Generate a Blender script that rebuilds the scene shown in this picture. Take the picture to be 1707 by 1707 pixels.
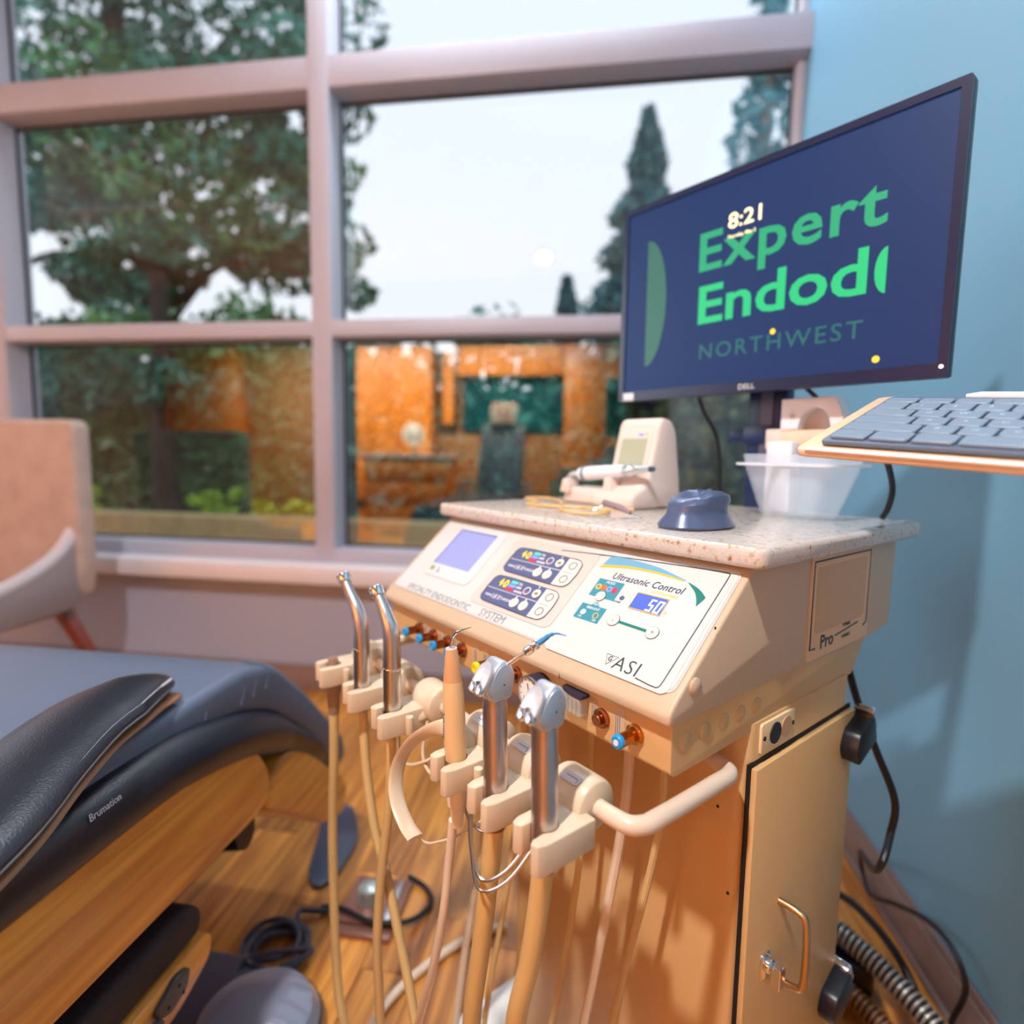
import bpy, bmesh, math, random
from mathutils import Vector, Matrix, Quaternion
random.seed(7)
PI = math.pi
for o in list(bpy.data.objects): bpy.data.objects.remove(o)
SC = bpy.context.scene
COL = SC.collection

# ------------------------------------------------------------------ camera
YAW, PITCH, ROLL, CAMH = math.radians(8.44), math.radians(5.76), math.radians(.93), 1.10
cd = bpy.data.cameras.new('camera'); cam = bpy.data.objects.new('camera', cd); COL.objects.link(cam)
fw = Vector((-math.sin(YAW)*math.cos(PITCH), math.cos(YAW)*math.cos(PITCH), -math.sin(PITCH)))
rt = Vector((math.cos(YAW), math.sin(YAW), 0)); up = rt.cross(fw)
r2 = math.cos(ROLL)*rt + math.sin(ROLL)*up; u2 = -math.sin(ROLL)*rt + math.cos(ROLL)*up
cam.matrix_world = Matrix(((r2.x, u2.x, -fw.x, 0), (r2.y, u2.y, -fw.y, 0), (r2.z, u2.z, -fw.z, CAMH), (0, 0, 0, 1)))
cd.sensor_width = 36; cd.lens = 36*960/1707; cd.clip_start = .02; cd.clip_end = 200
cd.dof.use_dof = True; cd.dof.focus_distance = .62; cd.dof.aperture_fstop = 2.0
SC.camera = cam

# ------------------------------------------------------------------ sky, lamps, exposure
W = bpy.data.worlds.new('sky'); SC.world = W; W.use_nodes = True
wn = W.node_tree.nodes; wl = W.node_tree.links; wn.clear()
wo = wn.new('ShaderNodeOutputWorld'); bg = wn.new('ShaderNodeBackground')
tc = wn.new('ShaderNodeTexCoord'); sx = wn.new('ShaderNodeSeparateXYZ'); cr = wn.new('ShaderNodeValToRGB')
wl.new(tc.outputs['Generated'], sx.inputs[0]); wl.new(sx.outputs['Z'], cr.inputs[0])
cr.color_ramp.elements[0].position = 0; cr.color_ramp.elements[0].color = (.76, .78, .82, 1)
cr.color_ramp.elements[1].position = .8; cr.color_ramp.elements[1].color = (.66, .76, .93, 1)
wl.new(cr.outputs[0], bg.inputs[0]); bg.inputs[1].default_value = 1.45
wl.new(bg.outputs[0], wo.inputs[0])

def lamp(name, loc, target, size, power, color, sizey=None):
    ld = bpy.data.lights.new(name, 'AREA'); ld.energy = power; ld.color = color
    ld.shape = 'RECTANGLE' if sizey else 'DISK'; ld.size = size
    if sizey: ld.size_y = sizey
    o = bpy.data.objects.new(name, ld); COL.objects.link(o); o.location = loc
    o.rotation_euler = (Vector(target)-Vector(loc)).to_track_quat('-Z', 'Y').to_euler()
    return o
lamp('ceiling_lamp_key', (-.55, -.42, 2.9), (-.1, .8, .6), .10, 66, (1, .97, .96))
lamp('fill_light_left', (-6.2, .9, 2.3), (-.6, .8, .8), 2.4, 76, (.90, .95, 1), 1.8)  # added side fill from the far left, not a ceiling fixture
lamp('fill_light_window', (-.35, 2.27, 3.36), (-.3, 1.3, 0), 1.6, 26, (.84, .93, 1), .16)  # added cool wash that brightens the upper right wall
l_ = lamp('fill_light_back_wall', (-2.6, -1.7, 2.75), (-2.6, -3.0, 1.1), 4.5, 300, (1, .84, .62), .3)  # added wash so the rear wall shows up mirrored in the panes
l_.data.spread = math.radians(110)

vs = SC.view_settings; vs.view_transform = 'Standard'; vs.look = 'None'; vs.exposure = 0; vs.gamma = 1
vs.use_curve_mapping = False

# ------------------------------------------------------------------ materials
def lin(c):
    return tuple(((x/255)/12.92 if x/255 <= .04045 else ((x/255+.055)/1.055)**2.4) for x in c) + (1,)
MATS = {}
def mat(name, c, rough=.5, metal=0, spec=.5, noise=0, nscale=20, bump=0, bscale=200, coat=0, emit=None, es=0, trans=0, alpha=1, aniso=None, sheen=0):
    if name in MATS: return MATS[name]
    m = bpy.data.materials.new(name); m.use_nodes = True; nt = m.node_tree; b = nt.nodes['Principled BSDF']
    col = lin(c) if max(c) > 1.5 else tuple(c)+(1,)
    b.inputs['Base Color'].default_value = col; b.inputs['Roughness'].default_value = rough
    b.inputs['Metallic'].default_value = metal; b.inputs['Specular IOR Level'].default_value = spec
    b.inputs['Coat Weight'].default_value = coat; b.inputs['Transmission Weight'].default_value = trans
    b.inputs['Alpha'].default_value = alpha; b.inputs['Sheen Weight'].default_value = sheen
    if emit is not None:
        b.inputs['Emission Color'].default_value = lin(emit); b.inputs['Emission Strength'].default_value = es
    t = nt.nodes.new('ShaderNodeTexCoord')
    nz = nt.nodes.new('ShaderNodeTexNoise'); nz.inputs['Scale'].default_value = nscale; nz.inputs['Detail'].default_value = 3
    nt.links.new(t.outputs['Object'], nz.inputs['Vector'])
    if noise:
        mx = nt.nodes.new('ShaderNodeMix'); mx.data_type = 'RGBA'; mx.blend_type = 'MULTIPLY'; mx.inputs[0].default_value = 1
        rr = nt.nodes.new('ShaderNodeValToRGB'); rr.color_ramp.elements[0].color = (1-noise,)*3+(1,); rr.color_ramp.elements[1].color = (1+noise*.4,)*3+(1,)
        rr.color_ramp.elements[0].position = .3; rr.color_ramp.elements[1].position = .7
        nt.links.new(nz.outputs[0], rr.inputs[0]); mx.inputs[6].default_value = col
        nt.links.new(rr.outputs[0], mx.inputs[7]); nt.links.new(mx.outputs[2], b.inputs['Base Color'])
    if bump:
        n2 = nt.nodes.new('ShaderNodeTexNoise'); n2.inputs['Scale'].default_value = bscale; n2.inputs['Detail'].default_value = 2
        nt.links.new(t.outputs['Object'], n2.inputs['Vector'])
        bp = nt.nodes.new('ShaderNodeBump'); bp.inputs['Strength'].default_value = bump; bp.inputs['Distance'].default_value = .002
        nt.links.new(n2.outputs[0], bp.inputs['Height']); nt.links.new(bp.outputs[0], b.inputs['Normal'])
    MATS[name] = m; return m

def wood(name, c1, c2, axis=1, scale=6, rough=.35, rnd=.0, coat=.2):
    if name in MATS: return MATS[name]
    m = bpy.data.materials.new(name); m.use_nodes = True; nt = m.node_tree; N = nt.nodes; Lk = nt.links; b = N['Principled BSDF']
    t = N.new('ShaderNodeTexCoord'); mp = N.new('ShaderNodeMapping')
    s = [scale*4]*3; s[axis] = scale*.28; mp.inputs['Scale'].default_value = s
    Lk.new(t.outputs['Object'], mp.inputs[0])
    oi = N.new('ShaderNodeObjectInfo'); ad = N.new('ShaderNodeVectorMath'); ad.operation = 'ADD'
    cm = N.new('ShaderNodeCombineXYZ'); ml = N.new('ShaderNodeMath'); ml.operation = 'MULTIPLY'; ml.inputs[1].default_value = 40*(1 if rnd else 0)
    Lk.new(oi.outputs['Random'], ml.inputs[0]); 
    for i in range(3): Lk.new(ml.outputs[0], cm.inputs[i])
    Lk.new(mp.outputs[0], ad.inputs[0]); Lk.new(cm.outputs[0], ad.inputs[1])
    n1 = N.new('ShaderNodeTexNoise'); n1.inputs['Scale'].default_value = 1; n1.inputs['Detail'].default_value = 6; n1.inputs['Distortion'].default_value = 1.2
    Lk.new(ad.outputs[0], n1.inputs['Vector'])
    r = N.new('ShaderNodeValToRGB'); r.color_ramp.elements[0].position = .33; r.color_ramp.elements[0].color = lin(c2)
    r.color_ramp.elements[1].position = .62; r.color_ramp.elements[1].color = lin(c1)
    Lk.new(n1.outputs[0], r.inputs[0])
    hsv = N.new('ShaderNodeHueSaturation'); mr = N.new('ShaderNodeMapRange')
    mr.inputs['To Min'].default_value = 1-rnd; mr.inputs['To Max'].default_value = 1+rnd*.6
    Lk.new(oi.outputs['Random'], mr.inputs[0]); Lk.new(mr.outputs[0], hsv.inputs['Value']); Lk.new(r.outputs[0], hsv.inputs['Color'])
    Lk.new(hsv.outputs[0], b.inputs['Base Color']); b.inputs['Roughness'].default_value = rough; b.inputs['Coat Weight'].default_value = coat
    b.inputs['Coat Roughness'].default_value = .25
    bp = N.new('ShaderNodeBump'); bp.inputs['Strength'].default_value = .15; bp.inputs['Distance'].default_value = .002
    Lk.new(n1.outputs[0], bp.inputs['Height']); Lk.new(bp.outputs[0], b.inputs['Normal'])
    MATS[name] = m; return m

def speckle(name, base, dark, amber, scale=220):
    m = bpy.data.materials.new(name); m.use_nodes = True; nt = m.node_tree; N = nt.nodes; Lk = nt.links; b = N['Principled BSDF']
    t = N.new('ShaderNodeTexCoord'); v = N.new('ShaderNodeTexVoronoi'); v.inputs['Scale'].default_value = scale
    Lk.new(t.outputs['Object'], v.inputs['Vector'])
    n = N.new('ShaderNodeTexNoise'); n.inputs['Scale'].default_value = scale*.35; n.inputs['Detail'].default_value = 4; Lk.new(t.outputs['Object'], n.inputs['Vector'])
    r = N.new('ShaderNodeValToRGB'); e = r.color_ramp.elements
    e[0].position = .28; e[0].color = lin(dark); e[1].position = .46; e[1].color = lin(base)
    x = e.new(.36); x.color = lin(amber)
    Lk.new(n.outputs[0], r.inputs[0])
    mx = N.new('ShaderNodeMix'); mx.data_type = 'RGBA'; mx.inputs[0].default_value = .10
    Lk.new(r.outputs[0], mx.inputs[6]); Lk.new(v.outputs['Color'], mx.inputs[7]); Lk.new(mx.outputs[2], b.inputs['Base Color'])
    b.inputs['Roughness'].default_value = .16
    return m

def glassmat(name, refl, tint=(1, 1, 1)):
    m = bpy.data.materials.new(name); m.use_nodes = True; nt = m.node_tree; N = nt.nodes; N.clear()
    o = N.new('ShaderNodeOutputMaterial'); mx = N.new('ShaderNodeMixShader'); tr = N.new('ShaderNodeBsdfTransparent'); g = N.new('ShaderNodeBsdfGlossy')
    tr.inputs[0].default_value = tuple(tint)+(1,); g.inputs['Roughness'].default_value = .0; g.inputs[0].default_value = (1, 1, 1, 1)
    mx.inputs[0].default_value = refl; nt.links.new(tr.outputs[0], mx.inputs[1]); nt.links.new(g.outputs[0], mx.inputs[2]); nt.links.new(mx.outputs[0], o.inputs[0])
    return m

CREAM = mat('cream_enamel', (212, 172, 118), .38, noise=.03, nscale=3, bump=.05, bscale=500, spec=.4)
SHELL = mat('cream_plastic_shell', (200, 176, 148), .4, spec=.4, noise=.02, nscale=5)
PLAST = mat('holder_plastic', (216, 196, 168), .35, spec=.5, noise=.03, nscale=30)
FASCIA = mat('panel_film', (208, 207, 204), .35, noise=.012, nscale=8)
FASCIA2 = mat('panel_film_light', (220, 214, 206), .32)
INK = mat('dark_print', (36, 52, 62), .5)
GREYINK = mat('grey_print', (120, 135, 140), .5)
WHITEINK = mat('white_print', (240, 240, 240), .5)
SLATE = mat('slate_film', (88, 98, 138), .35)
TEAL = mat('teal_print', (60, 140, 160), .4)
TEALG = mat('green_teal_print', (20, 120, 110), .4)
BLUEP = mat('blue_arc_print', (110, 170, 200), .4)
GOLDP = mat('gold_print', (235, 185, 60), .4)
YEL = mat('yellow_digits', (245, 225, 0), .4, emit=(245, 225, 0), es=.5)
CYAN = mat('cyan_print', (100, 210, 205), .4); PERI = mat('periwinkle_print', (135, 165, 240), .4); REDP = mat('red_print', (225, 60, 85), .4)
LCD = mat('lavender_screen', (120, 125, 190), .25, emit=(165, 168, 232), es=.55)
LCDB = mat('blue_lcd', (60, 80, 180), .25, emit=(105, 125, 225), es=.6)
LCDW = mat('lcd_digits', (250, 250, 255), .4, emit=(250, 250, 255), es=.8)
CHROME = mat('chrome', (235, 235, 240), .14, 1, noise=.03)
SATIN = mat('satin_steel', (205, 200, 200), .30, 1, noise=.05, nscale=60)
ALU = mat('brushed_aluminium', (205, 210, 222), .42, .75, noise=.03, nscale=80)
COPPER = mat('copper_knob', (165, 105, 75), .3, 1, noise=.1, nscale=90)
BRASS = mat('brass_knob', (190, 125, 60), .25, 1)
KBLUE = mat('knob_blue', (30, 150, 215), .3); KYEL = mat('knob_yellow', (240, 215, 0), .3)
BLACKP = mat('black_plastic', (18, 22, 34), .35, noise=.1)
BLACKR = mat('black_rubber', (22, 20, 26), .45)
DARK = mat('black_gap', (14, 10, 12), .8)
HOSE = mat('tan_silicone_hose', (214, 182, 125), .38, noise=.04, nscale=10)
HOSEP = mat('pale_hose', (232, 212, 188), .35)
WHITEP = mat('white_plastic', (232, 233, 240), .35)
LEATHER = mat('black_leather', (24, 28, 42), .30, noise=.15, nscale=6, bump=.25, bscale=420, spec=.6)
LEATHG = mat('slate_sheen_upholstery', (96, 108, 130), .45, noise=.06, nscale=5, bump=.15, bscale=500, spec=.6)  # sky sheen of the dental chair cushion is put into this base colour
BEIGEF = mat('beige_upholstery', (190, 165, 152), .75, noise=.12, nscale=14, bump=.3, bscale=300, sheen=.2)
WALLB = mat('blue_wall_paint', (118, 172, 202), .55, noise=.02, nscale=2, bump=.06, bscale=260)
WALLM = mat('mauve_grey_wall_paint', (166, 174, 198), .6, noise=.02, nscale=2)
WALLW = mat('warm_wall_paint', (150, 105, 62), .6, noise=.03, nscale=2)
CEIL = mat('ceiling_paint', (165, 168, 172), .8, noise=.02)
BASEB = mat('taupe_baseboard', (140, 120, 116), .35, noise=.05, nscale=8)
FRAME = mat('window_frame_paint', (182, 180, 192), .45, noise=.03, nscale=6)
SILL = mat('sill_paint', (228, 222, 226), .4, noise=.03, nscale=6)
WOODF = wood('floor_wood', (232, 158, 70), (160, 92, 38), 1, 7, .3, .28)
WOODC = wood('honey_wood', (248, 180, 82), (204, 130, 54), 1, 6, .3, 0, .4)
WOODB = wood('cabinet_wood', (226, 140, 34), (190, 105, 20), 2, 5, .5, .05)
LEGW = wood('dark_leg_wood', (140, 50, 22), (90, 26, 12), 2, 8, .35)
STONE = speckle('speckled_stone', (206, 198, 190), (140, 100, 76), (190, 160, 132), 420)
GLASS = glassmat('window_glass', .15, (.97, .99, .98))
CLEAR = mat('clear_plastic', (225, 238, 252), .25, alpha=.20, spec=.6)
CLEAR2 = mat('clear_lens', (230, 230, 225), .1, alpha=.35, spec=.8)
SCREEN = mat('monitor_screen', (10, 26, 58), .42, emit=(16, 62, 118), es=.55, spec=.3)
GREENE = mat('green_letters', (10, 90, 60), .4, emit=(30, 225, 140), es=.75)
GREEND = mat('dim_green_letters', (10, 60, 60), .4, emit=(30, 110, 110), es=.7)
GREENM = mat('muted_green_leaf', (20, 60, 55), .4, emit=(60, 130, 110), es=.55)
CLOCK = mat('clock_digits', (250, 240, 190), .4, emit=(255, 240, 180), es=.9)
AMBER = mat('amber_dot', (240, 190, 30), .4, emit=(240, 200, 60), es=.8)
KEYM = mat('keycap_grey', (124, 142, 162), .45, noise=.03); KEYB = mat('keyboard_body', (92, 106, 126), .45)
GAP = mat('seam_line', (110, 96, 90), .6)  # dark tone of the lip seam
TANW = mat('tan_window_film', (205, 165, 120), .35)
LABEL = mat('tan_label_film', (226, 190, 148), .4)

# ------------------------------------------------------------------ mesh builders
def xf(m, pts): return [m @ Vector(p) for p in pts] if m is not None else [Vector(p) for p in pts]
def box(x0, x1, y0, y1, z0, z1, m=None):
    v = [(x0,y0,z0),(x1,y0,z0),(x1,y1,z0),(x0,y1,z0),(x0,y0,z1),(x1,y0,z1),(x1,y1,z1),(x0,y1,z1)]
    f = [(0,3,2,1),(4,5,6,7),(0,1,5,4),(1,2,6,5),(2,3,7,6),(3,0,4,7)]
    return xf(m, v), f
def loft(rings, cap=True, closed=False, m=None):
    v = []; f = []; n = len(rings[0])
    for r in rings: v += list(r)
    k = len(rings)
    for i in range(k if closed else k-1):
        a = i*n; b = ((i+1) % k)*n
        for j in range(n):
            j2 = (j+1) % n; f.append((a+j, a+j2, b+j2, b+j))
    if cap and not closed:
        f.append(tuple(range(n))[::-1]); f.append(tuple((k-1)*n+j for j in range(n)))
    return xf(m, v), f
def prism(poly, a0, a1, axis='z', m=None):
    def p(q, a):
        return {'z': (q[0], q[1], a), 'x': (a, q[0], q[1]), 'y': (q[0], a, q[1])}[axis]
    return loft([[p(q, a0) for q in poly], [p(q, a1) for q in poly]], m=m)
def rrect(x0, x1, y0, y1, r, n=5):
    P = []
    for cx, cy, a in ((x1-r, y1-r, 0), (x0+r, y1-r, 90), (x0+r, y0+r, 180), (x1-r, y0+r, 270)):
        for i in range(n+1):
            t = math.radians(a+90*i/n); P.append((cx+r*math.cos(t), cy+r*math.sin(t)))
    return P
def roundpoly(pts, r, n=4):
    out = []; k = len(pts)
    for i in range(k):
        p = Vector(pts[i]); a = Vector(pts[i-1]); b = Vector(pts[(i+1) % k])
        rr = r[i] if isinstance(r, (list, tuple)) else r
        if rr <= 0: out.append(tuple(p)); continue
        da = (a-p); db = (b-p); t = min(rr, da.length*.45, db.length*.45)
        s = p+da.normalized()*t; e = p+db.normalized()*t
        for j in range(n+1):
            q = j/n; out.append(tuple((1-q)**2*s+2*q*(1-q)*p+q*q*e))
    return out
def smooth(path, n=6, closed=False):
    P = [Vector(p) for p in path]; k = len(P); out = []
    rng = range(k if closed else k-1)
    for i in rng:
        if closed: a, b, c, d = P[i-1], P[i], P[(i+1) % k], P[(i+2) % k]
        else: a, b, c, d = P[max(i-1, 0)], P[i], P[i+1], P[min(i+2, k-1)]
        for j in range(n):
            t = j/n
            out.append(.5*((2*b)+(-a+c)*t+(2*a-5*b+4*c-d)*t*t+(-a+3*b-3*c+d)*t**3))
    if not closed: out.append(P[-1])
    return out
def tube(path, r, seg=10, cap=True, closed=False, flat=None, upv=None, m=None):
    P = [Vector(p) for p in path]; k = len(P); rings = []
    t0 = (P[1]-P[0]).normalized(); nrm = Vector(upv) if upv else t0.orthogonal().normalized()
    nrm = (nrm-t0*nrm.dot(t0)).normalized(); prev = t0
    for i in range(k):
        if closed: t = (P[(i+1) % k]-P[i-1]).normalized()
        else: t = (P[min(i+1, k-1)]-P[max(i-1, 0)]).normalized()
        if upv:
            nrm = Vector(upv); nrm = (nrm-t*nrm.dot(t)).normalized()
        else:
            nrm = (prev.rotation_difference(t) @ nrm); nrm = (nrm-t*nrm.dot(t)).normalized()
        prev = t; bn = t.cross(nrm)
        rr = r[min(i*len(r)//k, len(r)-1)] if isinstance(r, (list, tuple)) and len(r) != k else (r[i] if isinstance(r, (list, tuple)) else r)
        ra, rb = (rr if isinstance(rr, (list, tuple)) else (rr, rr*(flat or 1)))
        rings.append([P[i]+nrm*math.cos(2*PI*j/seg)*ra+bn*math.sin(2*PI*j/seg)*rb for j in range(seg)])
    return loft(rings, cap, closed, m)
def lathe(prof, org=(0,0,0), axis=(0,0,1), seg=20, m=None):
    a = Vector(axis).normalized(); n = a.orthogonal().normalized(); b = a.cross(n); o = Vector(org)
    rings = [[o+a*h+(n*math.cos(2*PI*j/seg)+b*math.sin(2*PI*j/seg))*max(r, 1e-5) for j in range(seg)] for r, h in prof]
    return loft(rings, True, m=m)
def disc(c, r, h, axis=(0,0,1), seg=20, m=None, hole=0):
    if not hole: return lathe([(r, 0), (r, h)], c, axis, seg, m)
    a = Vector(axis).normalized(); n = a.orthogonal().normalized(); b = a.cross(n); o = Vector(c)
    R = [(r, 0), (r, h), (hole, h), (hole, 0)]
    rings = [[o+a*q[1]+(n*math.cos(2*PI*j/seg)+b*math.sin(2*PI*j/seg))*q[0] for j in range(seg)] for q in R]
    return loft(rings, False, True, m)
def band(path2, w, z0, z1, m=None, closed=False):
    """thin printed line following a 2D path, as a low ribbon"""
    P = [Vector((p[0], p[1])) for p in path2]; k = len(P); rings = []
    for i in range(k):
        t = (P[(i+1) % k]-P[i-1]) if closed else (P[min(i+1, k-1)]-P[max(i-1, 0)])
        t.normalize(); n = Vector((-t.y, t.x))*w/2
        a = P[i]+n; b = P[i]-n
        rings.append([(a.x, a.y, z0), (a.x, a.y, z1), (b.x, b.y, z1), (b.x, b.y, z0)])
    return loft(rings, not closed, closed, m)
def sphere(c, r, seg=16, rings=10, s=(1,1,1)):
    pr = []
    for i in range(rings+1):
        a = -PI/2+PI*i/rings; pr.append([Vector((c[0]+r*s[0]*math.cos(a)*math.cos(2*PI*j/seg)+0, c[1]+r*s[1]*math.cos(a)*math.sin(2*PI*j/seg), c[2]+r*s[2]*math.sin(a))) for j in range(seg)])
    return loft(pr)
def obj(name, parts, material, parent=None, bevel=0, seg=2, ang=35, label=None, bang=30):
    if isinstance(parts, tuple): parts = [parts]
    bm = bmesh.new()
    for v, f in parts:
        vs_ = [bm.verts.new(p) for p in v]
        for q in f:
            try: bm.faces.new([vs_[i] for i in q])
            except ValueError: pass
    bmesh.ops.remove_doubles(bm, verts=bm.verts, dist=1e-6)
    bmesh.ops.recalc_face_normals(bm, faces=bm.faces)
    if bevel:
        es = [e for e in bm.edges if len(e.link_faces) == 2 and e.calc_face_angle(0) > math.radians(bang)]
        bmesh.ops.bevel(bm, geom=es, offset=bevel, segments=seg, profile=.5, affect='EDGES', clamp_overlap=True)
    me = bpy.data.meshes.new(name); bm.to_mesh(me); bm.free()
    for p in me.polygons: p.use_smooth = True
    me.set_sharp_from_angle(angle=math.radians(ang))
    me.materials.append(material)
    o = bpy.data.objects.new(name, me); COL.objects.link(o)
    if parent is not None: o.parent = parent
    if label: o['label'] = label
    return o
def thing(name, label, cat, loc=(0,0,0), rz=0, group=None, rot=None):
    o = bpy.data.objects.new(name, None); COL.objects.link(o); o.location = loc
    o.rotation_euler = rot if rot else (0, 0, rz); o['label'] = label; o['category'] = cat; o.empty_display_size = .05
    if group: o['group'] = group
    return o
def tag(o, label, cat, group=None, kind=None):
    o['label'] = label; o['category'] = cat
    if group: o['group'] = group
    if kind: o['kind'] = kind
    return o
def struct(name, parts, material, parent=None, bevel=0, **k):
    o = obj(name, parts, material, parent, bevel, **k)
    if parent is None: o['kind'] = 'structure'
    return o
def copy_tree(o, parent=None):
    c = o.copy(); COL.objects.link(c)
    if parent is not None: c.parent = parent
    for ch in list(o.children): copy_tree(ch, c)
    return c
def textmesh(s, size, m, ext=.0002, bold=0, shear=0, sx_=1, align='CENTER', space=1):
    cu = bpy.data.curves.new('t', 'FONT'); cu.body = s; cu.size = 1; cu.extrude = ext/size; cu.offset = min(bold/size, .018)
    cu.align_x = align; cu.align_y = 'CENTER'; cu.shear = shear; cu.space_character = space
    cu.resolution_u = 3
    t = bpy.data.objects.new('t', cu); COL.objects.link(t)
    dg = bpy.context.evaluated_depsgraph_get(); me = bpy.data.meshes.new_from_object(t.evaluated_get(dg))
    v = [m @ Vector((p.co.x*sx_*size, p.co.y*size, p.co.z*size)) for p in me.vertices]; f = [tuple(p.vertices) for p in me.polygons]
    bpy.data.objects.remove(t); bpy.data.curves.remove(cu); bpy.data.meshes.remove(me)
    return v, f
def T(x, y, z): return Matrix.Translation((x, y, z))
def frame(o, x, y, z):
    x, y, z = Vector(x), Vector(y), Vector(z)
    return Matrix(((x.x, y.x, z.x, o[0]), (x.y, y.y, z.y, o[1]), (x.z, y.z, z.z, o[2]), (0, 0, 0, 1)))

# ================================================================== ROOM
XL, XR, YW, YB, ZC = -6.5, .73, 2.42, -3.0, 3.42
struct('floor', box(XL, XR+.1, YB-.1, YW+.2, -.05, -.004), WOODF)
fl = bpy.data.objects['floor']
pm = {}
rx = random.Random(3)
x = XR-.005; ci = 0
while x > -2.35:
    y = .25-rx.random()*.8
    while y < 2.41:
        L_ = rx.choice((.7, .9, 1.1, 1.3)); y1 = min(y+L_, 2.41); ys = max(y, .2)
        if y1-ys > .06:
            key = round(y1-ys, 3)
            if key not in pm:
                o = obj('plank', box(0, .118, 0, y1-ys-.0015, -.004, 0), WOODF, fl, bevel=.0012, seg=1); pm[key] = o
            else:
                o = pm[key].copy(); COL.objects.link(o); o.parent = fl
            o.location = (x-.1195, ys, 0)
        y = y1
    x -= .1195
struct('ceiling', box(XL, XR+.1, YB-.1, YW+.2, ZC, ZC+.05), CEIL)
struct('wall_right', box(XR, XR+.1, YB, YW+.2, 0, ZC), WALLB)
struct('wall_left', box(XL-.1, XL, YB, YW+.2, 0, ZC), WALLM)
struct('wall_back', box(XL, XR, YB-.1, YB, 0, ZC), WALLW)
struct('wall_window_side', [box(XL, XR, YW, YW+.12, 0, .53), box(XL, XR, YW-.03, YW+.12, 3.34, ZC)], WALLM)
struct('baseboard_window_side', [box(XL, XR, YW-.018, YW, 0, .115), box(XL, XR, YW-.024, YW, .10, .112)], BASEB, bevel=.003)
struct('baseboard_right', [box(XR-.014, XR, YB, YW-.02, 0, .10), box(XR-.009, XR, YB, YW-.02, .09, .118), box(XR-.022, XR, YB, YW-.02, 0, .018)], BASEB, bevel=.003)
struct('trim_sill', box(XL, XR, 2.31, 2.56, .52, .60), SILL, bevel=.006)
# window frames: three bays, three rows of panes
GY = 2.53
mull = [(-6.5, -6.40), (-4.62, -4.53), (-2.88, -2.79), (-1.245, -1.155), (.655, .73)]
rails = [(.60, .662), (1.592, 1.662), (2.60, 2.725), (3.30, 3.36)]
fr = struct('window_1', [box(a, b, 2.40, 2.56, .60, 3.36) for a, b in mull[1:4]]+[box(.70, .73, 2.47, 2.56, .60, 3.36), box(-6.5, -6.44, 2.40, 2.56, .6, 3.36)], FRAME, bevel=.004)
obj('transom', [box(XL, XR, 2.403, 2.555, a, b) for a, b in rails], FRAME, fr, bevel=.003)
gx = [(-6.44, -4.62), (-4.53, -2.88), (-2.79, -1.245), (-1.155, .70)]
gz = [(.662, 1.592), (1.662, 2.60), (2.725, 3.30)]
for a, b in gx:
    for c, d in gz:
        obj('pane', [((( a, GY, c), (b, GY, c), (b, GY, d), (a, GY, d)), [(0, 1, 2, 3)])], GLASS, fr)
        obj('glazing_bead', [box(a, a+.008, GY-.012, GY-.001, c, d), box(b-.008, b, GY-.012, GY-.001, c, d), box(a, b, GY-.012, GY-.001, c, c+.008), box(a, b, GY-.012, GY-.001, d-.008, d)], BLACKR, fr)

# ================================================================== OUTSIDE
GROUND = mat('garden_ground', (120, 120, 60), .9, noise=.4, nscale=3)
tag(obj('garden_bed', box(-16, 12, 2.6, 30, -.2, -.02), GROUND), 'olive garden ground beyond the window', 'ground', kind='structure')
KERB = mat('kerb_concrete', (178, 160, 110), .8, noise=.2, nscale=9)
tag(obj('garden_kerb', box(-12, 6, 3.1, 3.3, -.02, .70), KERB, bevel=.02), 'low tan concrete kerb along the bottom of the lower window panes', 'kerb')
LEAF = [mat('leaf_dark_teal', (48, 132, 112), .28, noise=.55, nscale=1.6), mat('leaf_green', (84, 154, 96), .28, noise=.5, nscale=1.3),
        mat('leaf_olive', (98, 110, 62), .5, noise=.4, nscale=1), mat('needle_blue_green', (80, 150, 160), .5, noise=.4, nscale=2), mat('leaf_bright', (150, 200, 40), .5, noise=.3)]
BARK = mat('dark_bark', (52, 44, 38), .9, noise=.5, nscale=9, bump=1, bscale=30)
TBARK = mat('tan_bark', (150, 120, 80), .9, noise=.4, nscale=9, bump=1, bscale=30)
def foliage(name, n, pf, size, material, parent, seed=1, droop=0):
    """n small leaves; pf(rnd) gives a centre"""
    r = random.Random(seed); V = []; F = []
    for i in range(n):
        c = pf(r)
        if c is None: continue
        s = size*r.uniform(.6, 1.4); a = Vector((r.gauss(0, 1), r.gauss(0, 1), r.gauss(0, 1)-droop)).normalized()
        b = a.orthogonal().normalized(); b = Quaternion(a, r.uniform(0, 6.28)) @ b; c = Vector(c); k = len(V)
        V += [c-a*s, c+b*s*.42, c+a*s, c-b*s*.42]; F.append((k, k+1, k+2, k+3))
    me = bpy.data.meshes.new(name); me.from_pydata(V, [], F); me.materials.append(material)
    o = bpy.data.objects.new(name, me); COL.objects.link(o)
    if parent: o.parent = parent
    o['kind'] = 'stuff'
    return o
def blob(cx, cy, cz, rx_, ry, rz_, lumps=9, seed=0):
    r = random.Random(seed); L_ = []
    for i in range(lumps):
        L_.append((cx+r.uniform(-.8, .8)*rx_, cy+r.uniform(-.8, .8)*ry, cz+r.uniform(-.75, .75)*rz_, r.uniform(.3, .5)))
    def f(q):
        l = q.choice(L_); a = Vector((q.gauss(0, 1), q.gauss(0, 1), q.gauss(0, 1))).normalized()*q.uniform(.75, 1)**.5*l[3]
        return (l[0]+a.x*rx_, l[1]+a.y*ry, l[2]+a.z*rz_)
    return f
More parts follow.
